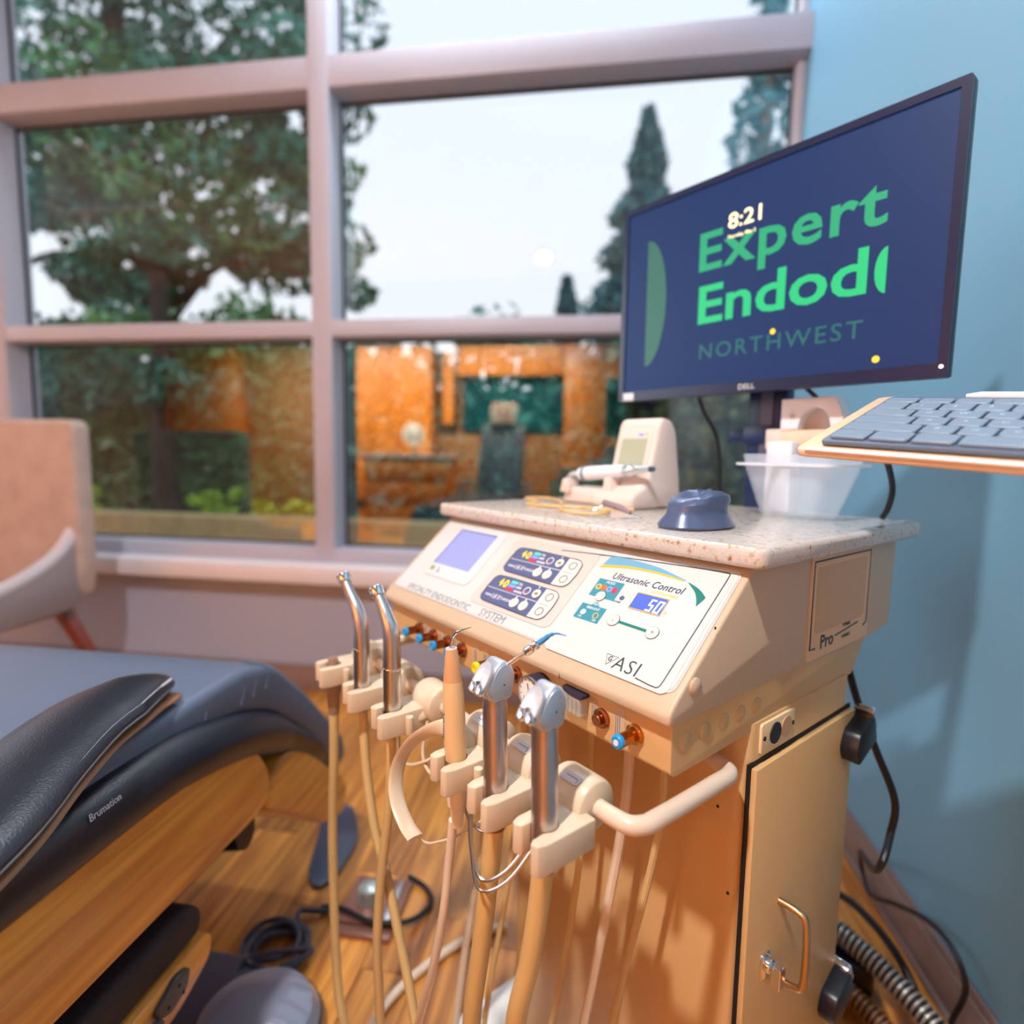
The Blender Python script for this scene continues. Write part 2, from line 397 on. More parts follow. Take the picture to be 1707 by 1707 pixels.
def hedge(x0, x1, y, w, h, n, size, mt, label, seed, group=None):
    t = thing('hedge', label, 'hedge', ((x0+x1)/2, y, 0), group=group)
    cx = (x1-x0)/2
    r = random.Random(seed); bumps = [r.uniform(-.22, .22) for _ in range(40)]
    def f(q):
        px = q.uniform(-cx, cx); k = int((px+cx)/(2*cx)*38); top = h+bumps[k]+.1*math.sin(px*5)
        side = q.random()
        if side < .75: return (px, -w/2+q.gauss(0, .09)+.12*math.sin(px*4+1)*math.sin(q.uniform(0, 3)), q.uniform(0, top))
        return (px, q.uniform(-w/2, w/2), top+q.gauss(0, .07))
    foliage('foliage', n, f, size, mt, t, seed)
    obj('branch_mass', box(-cx, cx, -w/2+.16, w/2, 0, h-.25), BARK, t, bevel=.1)
    return t
hedge(-8.5, -4.9, 5.6, .9, 2.2, 9000, .075, LEAF[0], 'dark teal hedge seen in the leftmost lower panes', 11)
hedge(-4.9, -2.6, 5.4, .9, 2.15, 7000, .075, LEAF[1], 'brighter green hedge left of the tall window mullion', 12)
hedge(-2.6, .2, 5.2, .9, 1.9, 6500, .07, LEAF[0], 'dark hedge behind the lower middle pane', 13)
hedge(.2, 3.4, 5.6, .9, 2.1, 6500, .07, LEAF[2], 'olive green hedge behind the monitor post', 14)
# big leaning tree on the left, boughs reaching over the hedge
t = thing('leaning_tree', 'big dark tree spreading its boughs across the two left upper panes', 'tree', (-5.6, 6.6, 0))
trunk = smooth([(0, 0, 0), (.1, 0, 1.2), (.15, .1, 2.6), (0, 0, 4.2), (-.3, 0, 6.4)], 4)
obj('trunk', tube(trunk, [.2, .18, .15, .11], 10), BARK, t)
bl = [((.15, .1, 2.6), (1.0, 0, 3.3), (2.2, -.2, 3.1)), ((.1, 0, 3.2), (1.2, .2, 4.4), (2.5, 0, 4.9)), ((0, 0, 4.2), (-1, 0, 5), (-2.4, 0, 5.3)), ((.1, 0, 2.9), (-1, 0, 3.5), (-2, 0, 3.3)), ((0, 0, 4.6), (1.2, 0, 5.8), (2.2, 0, 6.4))]
for a in bl: obj('bough', tube(smooth(a, 5), [.07, .05, .03], 7), BARK, t)
fs = [blob(*a) for a in ((.2, 0, 4.4, 1.7, .9, .9, 12, 1), (1.5, 0, 3.45, 1.2, .8, .55, 14, 2), (-1.6, 0, 4.3, 1.2, .8, .6, 12, 3), (1.4, 0, 5.1, 1.3, .9, .7, 12, 4), (-1.5, 0, 5.3, 1.5, .9, 1.0, 12, 5), (.9, 0, 6.3, 1.9, 1, .8, 12, 6), (0, 0, 3.3, .9, .6, .45, 8, 7), (2.2, 0, 4.5, .6, .5, .4, 6, 8))]
foliage('foliage', 17000, lambda q: q.choice(fs)(q), .085, LEAF[0], t, 21, 0)
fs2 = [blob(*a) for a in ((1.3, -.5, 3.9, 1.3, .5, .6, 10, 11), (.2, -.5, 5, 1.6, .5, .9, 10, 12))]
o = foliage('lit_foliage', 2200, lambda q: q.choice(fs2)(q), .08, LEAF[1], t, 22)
# background trees of the hedge line (left-lower panes)
t = thing('split_trunk_tree', 'tree with a dark flared trunk left of the mullion behind the lower pane', 'tree', (-3.75, 4.55, 0))
obj('trunk', tube(smooth([(.35, 0, 0), (.08, 0, .35), (-.02, 0, .9), (.02, 0, 1.7), (-.08, .1, 2.6)], 5), [.22, .12, .10, .085, .07], 9), BARK, t)
foliage('foliage', 3500, blob(-.1, 0, 1.7, .85, .4, .4, 10, 31), .06, LEAF[0], t, 31)
for k, (px, hh) in enumerate(((-5.0, .5), (-4.35, .4), (-3.0, .45), (-2.45, .38))):
    t = thing('garden_plant', ('bright lime plant at the foot of the hedge by the beige chair', 'second lime plant along the kerb, right of the beige chair', 'lime plant on the kerb just left of the mullion', 'lime plant on the kerb just right of the mullion')[k], 'plant', (px*.8, 3.42, .0))
    obj('stem', tube([(0, 0, 0), (0, 0, .66)], .012, 6), BARK, t)
    foliage('leaves', 190, blob(0, 0, .70+hh*.1, .20, .08, .11, 5, 40+k), .03, LEAF[4], t, 40+k)
def conifer(x, y, h, w, n, label, seed):
    t = thing('conifer', label, 'tree', (x, y, 0))
    obj('trunk', tube([(0, 0, 0), (0, 0, h*.5), (0, 0, h)], [.14, .09, .02], 8), TBARK, t)
    def f(q):
        z = q.uniform(.18, 1); k = (1-z)**.85*w*(.45+.55*abs(math.sin(z*21+1.3*math.sin(z*9))))
        if z > .97: k = .05
        a = q.uniform(0, 6.283); d = k*q.uniform(.1, 1)**.6
        return (d*math.cos(a), d*math.sin(a)*.6, z*h-d*.32)
    foliage('needles', n, f, .13, LEAF[3], t, seed, .6)
    return t
conifer(.75, 12, 7.7, 2.5, 9000, 'tall narrow blue-green conifer in the middle of the sky left of the monitor', 51)
conifer(-.85, 13.9, 5.2, 1.7, 4000, 'short conifer low beside the tall conifer, near the transom', 52)
conifer(2.95, 13, 7.2, 1.2, 3000, 'conifer tip just above the monitor top edge near the window corner', 53)
conifer(2.3, 9.5, 10.5, 1.3, 1800, 'sparse treetop in the upper right pane corner', 54)

# ================================================================== REAR OF THE ROOM (seen mirrored in the panes)
def tall_cabinet(x0, x1, z1, label):
    t = thing('wall_cabinet', label, 'cabinet', ((x0+x1)/2, YB+.15, 0), group=None)
    w = (x1-x0)/2
    obj('body', box(-w, w, -.15, .13, 0, z1), WOODB, t, bevel=.004)
    nd = 2 if w > .5 else 1; dw = 2*w/nd
    for i in range(nd):
        for (a, b) in ((.42, 1.0), (1.02, z1-.02)):
            d = obj('door', box(-w+i*dw+.006, -w+(i+1)*dw-.006, .13, .15, a, b), WOODB, t, bevel=.003)
            obj('handle', tube([(-w+(i+.5)*dw-.06, .15, b-.05), (-w+(i+.5)*dw-.06, .175, b-.05), (-w+(i+.5)*dw+.06, .175, b-.05), (-w+(i+.5)*dw+.06, .15, b-.05)], .005, 6), SATIN, d)
    obj('toe_kick', box(-w, w, .131, .14, .30, .40), DARK, t)
    return t
tall_cabinet(-3.5, -2.3, 2.7, 'tall orange wood cabinet mirrored just right of the mullion')
tall_cabinet(-.48, .62, 2.7, 'orange wood cabinet mirrored behind the monitor edge')
tall_cabinet(-6.4, -5.2, 2.7, 'orange wood cabinet mirrored in the lower left pane')
t = thing('wood_soffit', 'orange wood soffit above the dark rear window mirrored in the glass', 'panel', (-1.22, YB+.125, 2.16))
obj('panel', box(-.72, .72, -.12, .12, 0, .55), WOODB, t, bevel=.004)
t = thing('dark_display', 'large dark teal glass display mirrored in the lower middle pane', 'display', (-1.2, YB+.025, 1.40))
obj('casing', box(-.72, .72, -.02, .02, 0, .75), BLACKP, t, bevel=.006)
obj('glass', box(-.69, .69, .02, .024, .03, .72), mat('dark_teal_glass', (14, 66, 78), .2), t)
t = thing('door_frame', 'narrow dark door frame mirrored between the orange panels', 'door', (-2.12, YB+.06, 1.5))
obj('frame', [box(-.13, -.09, -.04, .04, 0, 1.15), box(.09, .13, -.04, .04, 0, 1.15), box(-.13, .13, -.04, .04, -.04, 0)], BLACKP, t, bevel=.003)
obj('panel', box(-.09, .09, -.05, 0, 0, 1.15), WOODB, t)
t = thing('side_counter', 'orange wood counter with a pale top mirrored below the globe lamp', 'counter', (-2.45, -2.35, 0))
obj('worktop', box(-.6, .6, -.28, .28, 1.03, 1.07), WHITEP, t, bevel=.004)
obj('body', box(-.56, .56, -.25, .25, .08, 1.03), WOODB, t, bevel=.004)
for i in range(3): obj('drawer', box(-.54, .54, .25, .265, .12+i*.3, .40+i*.3), WOODB, t, bevel=.003)
t = thing('globe_lamp', 'white globe lamp mirrored in the lower middle pane', 'lamp', (-2.42, -2.3, 1.07))
obj('shade', sphere((0, 0, .27), .15), mat('globe_glass', (250, 245, 235), .4, emit=(255, 240, 215), es=1.2), t)
obj('stem', lathe([(.06, 0), (.06, .015), (.015, .03), (.015, .13)]), SATIN, t)
# second treatment chair behind the camera
t = thing('rear_treatment_chair', 'grey dental chair with raised headrest mirrored in the lower middle pane', 'chair', (-1.15, -1.35, 0))
obj('base', lathe([(.34, 0), (.34, .04), (.1, .08), (.1, .42)]), mat('base_grey', (120, 120, 125), .5), t)
obj('seat', prism(roundpoly([(-.35, .42), (.55, .42), (.85, .2), (.9, .28), (.6, .54), (-.35, .54)], .05), -.28, .28, 'x'), LEATHG, t, bevel=.03)
obj('backrest', prism(roundpoly([(-.3, .48), (-.18, .5), (-.52, 1.45), (-.64, 1.42)], .05), -.27, .27, 'x'), LEATHG, t, bevel=.03)
obj('headrest', prism(roundpoly([(-.55, 1.42), (-.46, 1.44), (-.55, 1.72), (-.66, 1.7)], .04), -.16, .16, 'x'), BEIGEF, t, bevel=.03)
for s in (-1, 1): obj('armrest', tube(smooth([(s*.33, -.35, .75), (s*.36, 0, .76), (s*.34, .2, .7)], 4), .04, 10), BEIGEF, t)
t = thing('ceiling_light_panel', 'flat ceiling light panel above the treatment area', 'light', (-4.6, .5, ZC-.03))
obj('frame', [box(-.66, .66, -.66, -.6, 0, .03), box(-.66, .66, .6, .66, 0, .03), box(-.66, -.6, -.6, .6, 0, .03), box(.6, .66, -.6, .6, 0, .03)], WHITEP, t)

# ================================================================== DELIVERY CART  (local frame: x along the front, y to the back, z up)
CP = (.164, .590, 0); CR = math.radians(-42.8)
cart = thing('dental_cart', 'cream dental delivery cart with sloped control panel, standing in the right foreground', 'cart', CP, CR)
def side_pt(y, z, x=-.02): return (x, y, z)
ct = obj('countertop', prism(rrect(-.612, .0, 0, .462, .012), .988, 1.010), STONE, cart, bevel=.006, seg=3, label='speckled beige stone countertop')
HX0, HX1 = -.594, -.02
head = obj('control_head', prism(roundpoly([(.022, .988), (-.106, .874), (-.116, .862), (-.115, .853), (-.105, .852), (.36, .852), (.418, .858), (.426, .988)], [0, .008, .006, .003, 0, 0, .004, 0]), HX0, HX1, 'x'), SHELL, cart, bevel=.0045, seg=3)
hb = obj('knob_rail_box', prism(roundpoly([(-.103, .86), (-.105, .853), (-.104, .802), (-.098, .798), (.306, .806), (.344, .853)], .004), HX0+.012, HX1-.004, 'x'), CREAM, cart, bevel=.012, seg=4)
obj('lip_seam', box(-.1655, -.1651, -.1162, -.112, .8535, .859), GAP, head)
# body
BX0, BX1, BY0, BY1 = -.415, -.022, .030, .302
body = obj('cabinet_body', prism(rrect(BX0, BX1, BY0, BY1, .018), .10, .81), CREAM, cart, bevel=.002)
obj('door_gap', box(BX1-.001, BX1+.0012, .034, .301, .13, .766), DARK, body)
door = obj('door', box(BX1, BX1+.008, .0405, .300, .12, .7605), CREAM, cart, bevel=.002)
hp = [(BX1+.008, .112, .573), (BX1+.03, .114, .571), (BX1+.040, .115, .558), (BX1+.040, .117, .486), (BX1+.030, .117, .473), (BX1+.008, .116, .471)]
obj('handle', tube(smooth(hp, 5), .0042, 12), mat('bronze_steel', (205, 176, 138), .28, 1), door)
obj('lock', [prism(rrect(.072, .092, .492, .524, .006), BX1+.008, BX1+.012, 'x'), lathe([(.0085, 0), (.0085, .006), (.006, .008)], (BX1+.012, .082, .511), (1, 0, 0)), box(BX1+.014, BX1+.026, .088, .102, .480, .507)], CHROME, door, bevel=.001, seg=1, label='chrome twist lock')
for (y, z, tilt) in ((.292, .728, .4), (.283, .352, .5)):
    m = Matrix.Translation((BX1+.004, y, z)) @ Matrix.Rotation(tilt, 4, 'X')
    l1 = obj('latch', prism(roundpoly([(-.034, -.020), (.028, -.024), (.030, .018), (-.018, .022), (-.036, .004)], .008), .0, .026, 'x', m), BLACKP, cart, bevel=.003)
    obj('latch_clip', box(.0, .024, .026, .036, -.008, .024, m), CHROME, l1, bevel=.001)
for (u, v, z) in ((-.33, .03, .55), (-.10, .03, .60), (-.065, .03, .545)):
    pass
for (u, z) in ((-.052, .705), (-.034, .610)):
    obj('screw_hole', disc((u, BY0, z), .0018, -.0006, (0, 1, 0), 8), DARK, body)
# outlet plate
plate = obj('outlet_plate', prism(rrect(.056, .133, .771, .806, .003), HX1-.004, HX1+.001, 'x', Matrix.Shear('XY', 4, (0, 0)) if False else None), mat('pale_tan_plate', (232, 205, 160), .35), cart, bevel=.001)
obj('round_socket', disc((HX1+.001, .086, .789), .0125, .0012, (1, 0, 0), 24), mat('dark_socket', (40, 38, 44), .5), plate)
obj('blank_cap', disc((HX1+.001, .112, .789), .0125, .001, (1, 0, 0), 24), TANW, plate)
for y in (.062, .128): obj('screw', disc((HX1+.001, y, .789), .0028, .0008, (1, 0, 0), 10), BLACKP, plate)
for y in (-.083, -.050, -.016, .016, .049): obj('round_plug', lathe([(.0098, 0), (.0098, .0008), (.008, .0018)], (HX1-.0045, y, .829), (1, 0, 0), 24), CREAM, cart)
obj('cap_screw', lathe([(.0085, 0), (.0085, .0025), (.006, .0045), (0, .005)], (HX1-.0005, -.078, .884), (1, 0, 0), 24), SHELL, cart)
obj('screw_hole', disc((HX1, -.048, .935), .0016, .0005, (1, 0, 0), 8), DARK, head)
# side label
lab = obj('side_label', prism(rrect(.151, .333, .856, .986, .006), HX1, HX1+.0012, 'x'), LABEL, cart)
X1 = HX1+.0012
obj('label_window', prism(rrect(.168, .316, .888, .970, .008), X1, X1+.0004, 'x'), TANW, lab)
MS = frame((X1, 0, 0), (0, 1, 0), (0, 0, 1), (1, 0, 0))
obj('label_outline', [band([(.172, .870), (.158, .870), (.158, .978), (.327, .978), (.327, .878), (.318, .874)], .0022, 0, .0006, MS)], INK, lab)
obj('lettering', [textmesh('Pro', .024, MS @ T(.205, .874, 0), .0003, .0005, sx_=1.1), band([(.228, .876), (.298, .882)], .0016, 0, .0006, MS), textmesh('Private', .0085, MS @ T(.262, .886, 0), .0003, .0002), textmesh('contact', .0085, MS @ T(.262, .871, 0), .0003, .0002)], INK, lab)

# ---- sloped panel: local (a = x, b = -s) on the slope
sd = Vector((0, -.746, -.665)).normalized(); sn = Vector((0, -.665, .746)).normalized()
SM = frame((0, .022+sn.y*.0, .988+sn.z*.0), (1, 0, 0), -sd, sn)
# shift so that the frame lies on the actual shell surface
p0 = Vector((0, .022, .988)); p1 = Vector((0, -.106, .874)); sd = (p1-p0).normalized(); sn = Vector((0, sd.z, -sd.y)) ; sn = sn if sn.z > 0 else -sn
SM = frame(p0, (1, 0, 0), -sd, sn)
def R2(x0, x1, s0, s1, r=.004, h0=0, h1=.0008): return prism(rrect(x0, x1, -s1, -s0, r), h0, h1, 'z', SM)
def D2(x, s, r, h=.0012, h0=0, seg=20, hole=0): return disc(SM @ Vector((x, -s, h0)), r, h, sn, seg, hole=hole)
def B2(pts, w, h=.0006, h0=0, closed=False): return band([(x, -s) for x, s in pts], w, h0, h0+h, SM, closed)
def P2(pts, h0=0, h1=.0008): return prism([(x, -s) for x, s in pts], h0, h1, 'z', SM)
def TX(s_, size, x, s, h0=0, bold=0, shear=0, sx_=1, align='CENTER', rot=0, space=1): return textmesh(s_, size, SM @ T(x, -s, h0) @ Matrix.Rotation(rot, 4, 'Z'), .0003, bold, shear, sx_, align, space)
S0 = .0012
pan = obj('control_panel', R2(-.586, -.027, .010, .166, .010, 0, S0), FASCIA, cart, bevel=.0006, seg=1)
obj('panel_border', B2([(x, -y) for x, y in rrect(-.584, -.029, -.164, -.012, .010)], .0007, .0003, S0, True), mat('soft_grey_line', (175, 172, 172), .5), pan)
# lavender screen with its bezel
bz = obj('screen_bezel', [R2(-.541, -.410, .020, .128, .012, S0, S0+.0014)], mat('bezel_white', (212, 212, 212), .35), pan, bevel=.0008)
obj('display', R2(-.527, -.430, .030, .104, .002, S0+.0014, S0+.0018), LCD, bz)
obj('display_edge', B2([(-.5275, .104), (-.5275, .030), (-.430, .030)], .0016, .0012, S0+.0014), SLATE, bz)
obj('button', D2(-.520, .114, .0045, .0018, S0+.001), mat('button_green', (130, 170, 90), .4), bz)
obj('button', D2(-.500, .116, .0045, .0018, S0+.001), mat('button_white', (225, 225, 228), .4), bz)
obj('lettering', TX('2', .011, -.500, .116, S0+.003, .0003), SLATE, bz)
obj('lettering', [TX('SPECIALTY ENDODONTIC', .0148, -.545, .1575, S0, 0, align='LEFT', sx_=1.0), TX('SYSTEM', .0175, -.345, .1565, S0, 0, align='LEFT', sx_=.92)], GREYINK, pan, label='grey capital lettering along the lower edge')
# raised plate with two motor modules
mp = obj('module_plate', R2(-.385, -.215, .022, .147, .012, S0, S0+.0008), mat('module_plate_beige', (204, 197, 189), .35), pan, bevel=.0005, seg=1)
def module(s0):
    x0, x1, h = -.366, -.231, S0+.0008
    s1 = s0+.046; pts = [(x0+.006, s0), (x0+.03, s0-.001), (x1-.01, s0+.0005), (x1-.001, s0+.006), (x1+.0012, s0+.023), (x1-.001, s1-.006), (x1-.008, s1), (x1-.03, s1+.001), (x0+.008, s1-.001), (x0, s1-.006), (x0-.001, s0+.022), (x0, s0+.006)]
    e = obj('motor_module', P2(roundpoly([(a, b) for a, b in pts], .004), h, h+.0010), FASCIA2, pan)
    xd = -.260
    q = [p for p in roundpoly([(a, b) for a, b in pts], .004) if p[0] < xd]
    q = [p for p in pts if p[0] < xd-.001]
    dk = [(x0+.007, s0+.0006), (x0+.03, s0-.0005), (xd, s0+.0006), (xd, s1+.0002), (x0+.009, s1-.0012), (x0+.001, s1-.006), (x0, s0+.022), (x0+.001, s0+.006)]
    obj('dark_face', P2(roundpoly(dk, [.003, 0, 0, 0, .003, .003, 0, .003]), h+.0010, h+.0014), SLATE, e)
    obj('outline', B2(roundpoly([(a, b) for a, b in pts], .004), .0008, .0005, h+.0010, True), INK, e)
    k = h+.0014
    obj('digit', [B2([(-.3440, s0+.0045), (-.3478, s0+.0118), (-.3410, s0+.0118)], .0017, .0005, k), B2([(-.3432, s0+.0078), (-.3440, s0+.0165)], .0017, .0005, k)], YEL, e)
    obj('digit', B2([(-.3345+.0030*math.cos(a_), s0+.0108+.0056*math.sin(a_)) for a_ in [2*PI*i_/16 for i_ in range(16)]], .0017, .0005, k, True), YEL, e)
    obj('cyan_bar', R2(-.327, -.313, s0+.0030, s0+.0078, .001, k, k+.0004), CYAN, e)
    obj('blue_bar', R2(-.328, -.314, s0+.0092, s0+.0138, .001, k, k+.0004), PERI, e)
    obj('red_bar', R2(-.329, -.315, s0+.0152, s0+.0198, .001, k, k+.0004), REDP, e)
    obj('lettering', [TX('TQ', .0052, -.3075, s0+.0056, k, .0001), TX('RPM', .0052, -.307, s0+.0117, k, .0001), TX('REVERSE', .0045, -.303, s0+.0180, k, .0001),
        TX('MAIN', .0055, -.3525, s0+.0345, k, 0, .1), TX('1:8 X', .0105, -.3355, s0+.0345, k, 0, .1, .85), TX('TORQUE', .0055, -.3145, s0+.0345, k, 0, .1), B2([(x0+.002, s0+.0225), (xd, s0+.0232)], .0007, .0004, k)], WHITEINK, e)
    obj('dial', [D2(-.289, s0+.0120, .0062, .0004, k, 20, .0050)], WHITEINK, e); obj('dial_mark', [P2([(-.2935, s0+.0155), (-.2900, s0+.0125), (-.289, s0+.0165)], k, k+.0005)], REDP, e)
    obj('rocker_button', [D2(-.270, s0+.0120, .0068, .0006, k, 20), D2(-.2725, s0+.0065-.0045, .0013, .0004, k, 8)], mat('ivory_button', (232, 228, 205), .35), e)
    obj('rocker_slot', [R2(-.2735, -.2665, s0+.010, s0+.0145, .002, k+.0006, k+.0009)], mat('khaki_slot', (140, 135, 115), .4), e)
    for bx in (-.2955, -.2765):
        obj('round_button', [D2(bx, s0+.0345, .0074, .0008, k, 20)], mat('ivory_button', (232, 228, 205), .35), e)
        obj('lettering', [TX('/', .008, bx, s0+.0345, k+.0008)], GREYINK, e); obj('led', D2(bx-.002, s0+.0255, .0014, .0005, k, 8), WHITEINK, e)
    for oy in (.0115, .0345):
        obj('touch_ring', D2(-.2455, s0+oy, .0062, .0004, h+.0010, 20, .0054), INK, e)
    obj('divider', B2([(-.254, s0+.0235), (-.238, s0+.0238)], .0005, .0004, h+.0010), GREYINK, e)
module(.040); module(.094)
# ultrasonic panel
SM = SM @ Matrix.Diagonal((1, 1.085, 1, 1))
up = obj('ultrasonic_overlay', R2(-.205, -.033, .016, .156, .008, S0, S0+.0006), FASCIA, pan)
h = S0+.0006
obj('outline', B2(smooth([(-.285, .0275), (-.20, .0215), (-.12, .0175), (-.054, .0150)], 3)+roundpoly([(-.050, .0150), (-.039, .0150), (-.039, .022)], [0, .006, 0])+[(-.0405, .08), (-.0425, .140)]+roundpoly([(-.0425, .143), (-.0435, .152), (-.054, .152)], [0, .008, 0])+[(-.072, .1505)], .0011, .0004, h), INK, up)
arc_o = smooth([(-.200, .024), (-.19, .0205), (-.16, .0215), (-.125, .0245), (-.105, .0285), (-.083, .0335)], 5)
arc_i = smooth([(-.083, .0345), (-.105, .032), (-.13, .0305), (-.165, .031), (-.203, .036)], 5)
obj('blue_arc', P2(arc_o+arc_i, h, h+.0004), BLUEP, up)
obj('gold_arc', P2(smooth([(-.203, .036), (-.165, .031), (-.13, .0305), (-.105, .032), (-.085, .0343)], 4)+smooth([(-.084, .0352), (-.105, .0340), (-.13, .0328), (-.165, .0340), (-.205, .040)], 4), h, h+.0004), GOLDP, up)
obj('teal_tail', P2(smooth([(-.079, .0352), (-.068, .0385), (-.059, .0425), (-.051, .048)], 4)+smooth([(-.0505, .0500), (-.0545, .060)], 2)+smooth([(-.0550, .0605), (-.059, .053), (-.066, .0445), (-.079, .0358)], 4), h, h+.0004), TEALG, up)
obj('lettering', TX('Ultrasonic Control', .0125, -.128, .0475, h, .0001, .22, .98, space=1.05), mat('navy_print', (28, 62, 96), .5), up)
obj('lettering', TX('AUTOCLAVABLE', .0048, -.098, .0560, h, .0001), mat('pale_gold_print', (225, 195, 110), .5), up)
b1 = obj('mode_box', R2(-.193, -.154, .0545, .0790, .0005, h, h+.0004), TEAL, up)
for i, (cx, mm) in enumerate(((-.1865, GOLDP), (-.178, mat('orange_print', (225, 110, 40), .4)), (-.1695, PERI), (-.1615, REDP))):
    obj('mode_icon', D2(cx, .0660, .0042, .0003, h+.0004, 14, .0 if i % 2 else .0022), mm, b1)
obj('lettering', TX('MODE', .0048, -.173, .0580, h+.0004), WHITEINK, b1)
obj('round_button', [D2(-.1745, .0775, .0066, .0010, h+.0004)], mat('pale_yellow_button', (238, 232, 205), .4), up)
obj('button_ring', [D2(-.1745, .0775, .0071, .0006, h+.0004, 20, .0064)], INK, up)
obj('indicator', [D2(-.1455, .0725, .0032, .0005, h)], SLATE, up); obj('lettering', TX('POWER', .0032, -.149, .0785, h), INK, up)
b2 = obj('irrigation_box', [R2(-.193, -.155, .0905, .1105, .0005, h, h+.0004), D2(-.1735, .0905, .0055, .0004, h)], TEAL, up)
obj('lettering', [TX('H2O', .0042, -.1735, .0885, h+.0004), TX('IRRIGANT', .0045, -.173, .0945, h+.0004), TX('ON', .0032, -.1845, .1075, h+.0004), TX('OFF', .0032, -.162, .1080, h+.0004)], WHITEINK, b2)
obj('mode_icon', D2(-.1835, .1015, .0038, .0003, h+.0004), WHITEINK, b2); obj('mode_icon', D2(-.1635, .1020, .0042, .0003, h+.0004, 14, .0032), GOLDP, b2)
lc = obj('lcd_window', R2(-.1295, -.0875, .0610, .0815, .0008, h, h+.0005), LCDB, up)
obj('lcd_border', B2([(-.1295, -y if False else .061), (-.0875, .061), (-.0875, .0815), (-.1295, .0815)], .0010, .0005, h+.0005, True), GOLDP, lc)
def seg7(ch, x, s, w, hh, t):
    on = {'5': 'afgcd', '0': 'abcdef'}[ch]; out = []; sk = .12
    g = {'a': (0, 0, w, t), 'g': (0, (hh-t)/2, w, t), 'd': (0, hh-t, w, t), 'f': (0, 0, t, hh/2), 'b': (w-t, 0, t, hh/2), 'e': (0, hh/2, t, hh/2), 'c': (w-t, hh/2, t, hh/2)}
    for c in on:
        a, b, ww, h2 = g[c]
        q = [(x+a+(hh-b)*sk, s+b), (x+a+ww+(hh-b)*sk, s+b), (x+a+ww+(hh-b-h2)*sk, s+b+h2), (x+a+(hh-b-h2)*sk, s+b+h2)]
        out.append(P2(q, h+.0005, h+.0008))
    return out
obj('lcd_digits', seg7('5', -.1085, .0650, .0068, .0150, .0018)+seg7('0', -.0985, .0650, .0075, .0150, .0018), LCDW, lc)
obj('lettering', TX('%', .006, -.0835, .0765, h), mat('pale_gold_print', (225, 195, 110), .5), up)
obj('slider_line', B2([(-.132, .1005), (-.088, .1015)], .0030, .0005, h), TEALG, up)
for bx, bs, ch in ((-.1375, .1005, '-'), (-.0835, .1015, '+')):
    e = obj('round_button', [D2(bx, bs, .0074, .0010, h)], mat('pale_yellow_button', (238, 232, 205), .4), up)
    obj('button_ring', [D2(bx, bs, .0079, .0007, h, 24, .0071)], INK, e); obj('lettering', TX(ch, .010, bx, bs, h+.001), GREYINK, e)
e = obj('maker_emblem', B2([(-.1185, .1375), (-.1025, .1375), (-.1125, .1485)], .0006, .0004, h, True), INK, up)
obj('lettering', [TX('G', .0075, -.1115, .1415, h, .0001, .1)], mat('navy_print', (28, 62, 96), .5), e)
obj('lettering', TX('ASI', .0215, -.0885, .1435, h, -.0002, .05, 1.05, space=1.1), INK, up, label='thin dark capitals at the lower right of the panel')

# ---- controls on the knob rail
FY = -.1045
def knob(x, z, rb, length, capm, body_m, label):
    k = obj('control_knob', [lathe([(.0105, 0), (.0105, .003), (.0085, .0045), (.0085, .006)], (x, FY, z), (0, -1, 0), 20), lathe([(.0055, .005), (.0055, .009), (rb, .010), (rb, length), (rb-.001, length+.001)], (x, FY, z), (0, -1, 0), 20)], body_m, cart, label=label)
    if capm: obj('knob_cap', lathe([(rb+.0006, 0), (rb+.0006, .0035), (rb-.0008, .005), (rb*.45, .005), (rb*.4, .0042)], (x, FY-length, z), (0, -1, 0), 20), capm, k)
    return k
for i, (x, z) in enumerate(((-.491, .826), (-.449, .826), (-.410, .826), (-.372, .826))): knob(x, z, .0062, .024, KBLUE, COPPER, 'copper knob with a blue end cap')
knob(-.299, .828, .0072, .027, KYEL, COPPER, 'copper knob with a yellow end cap')
knob(-.252, .828, .0066, .022, None, COPPER, 'plain copper knob beside the gauge')
knob(-.110, .826, .0062, .010, None, COPPER, 'short copper push knob')
k = knob(-.066, .826, .0066, .024, KBLUE, BRASS, 'brass knob with a blue end cap, nearest the right corner')
obj('cap_dot', lathe([(.003, 0), (.003, .0008)], (-.066, FY-.029, .826), (0, -1, 0), 12), WHITEP, k)
g = obj('pressure_gauge', lathe([(.0195, 0), (.0195, .019), (.0178, .021), (.0178, .0195)], (-.205, FY, .826), (0, -1, 0), 28), mat('gauge_rim_black', (54, 50, 70), .35), cart, label='round pressure gauge with a white dial')
obj('gauge_dial', lathe([(.0176, 0), (.0176, .0006)], (-.205, FY-.0195, .826), (0, -1, 0), 28), mat('gauge_white', (240, 236, 228), .4), g)
obj('gauge_rim', lathe([(.0192, .0), (.0192, .0022), (.0172, .0022), (.0172, 0)], (-.205, FY-.0200, .826), (0, -1, 0), 28), SATIN, g)
MF = frame((-.205, FY-.0203, .826), (1, 0, 0), (0, 0, 1), (0, -1, 0))
tick = [band([(.0135*math.cos(a), .0135*math.sin(a)), (.0158*math.cos(a), .0158*math.sin(a))], .0006, 0, .0003, MF) for a in [math.radians(-45+27*i) for i in range(11)]]
obj('gauge_scale', tick+[band([(.012*math.cos(math.radians(a)), .012*math.sin(math.radians(a))) for a in range(215, 330, 12)], .0012, 0, .0003, MF)], mat('gauge_red_brown', (120, 60, 60), .5), g)
obj('gauge_needle', [band([(0, -.002), (-.003, .010)], .0011, .0003, .0006, MF), disc((-.205, FY-.0203, .826), .0022, .0012, (0, -1, 0), 10)], DARK, g)
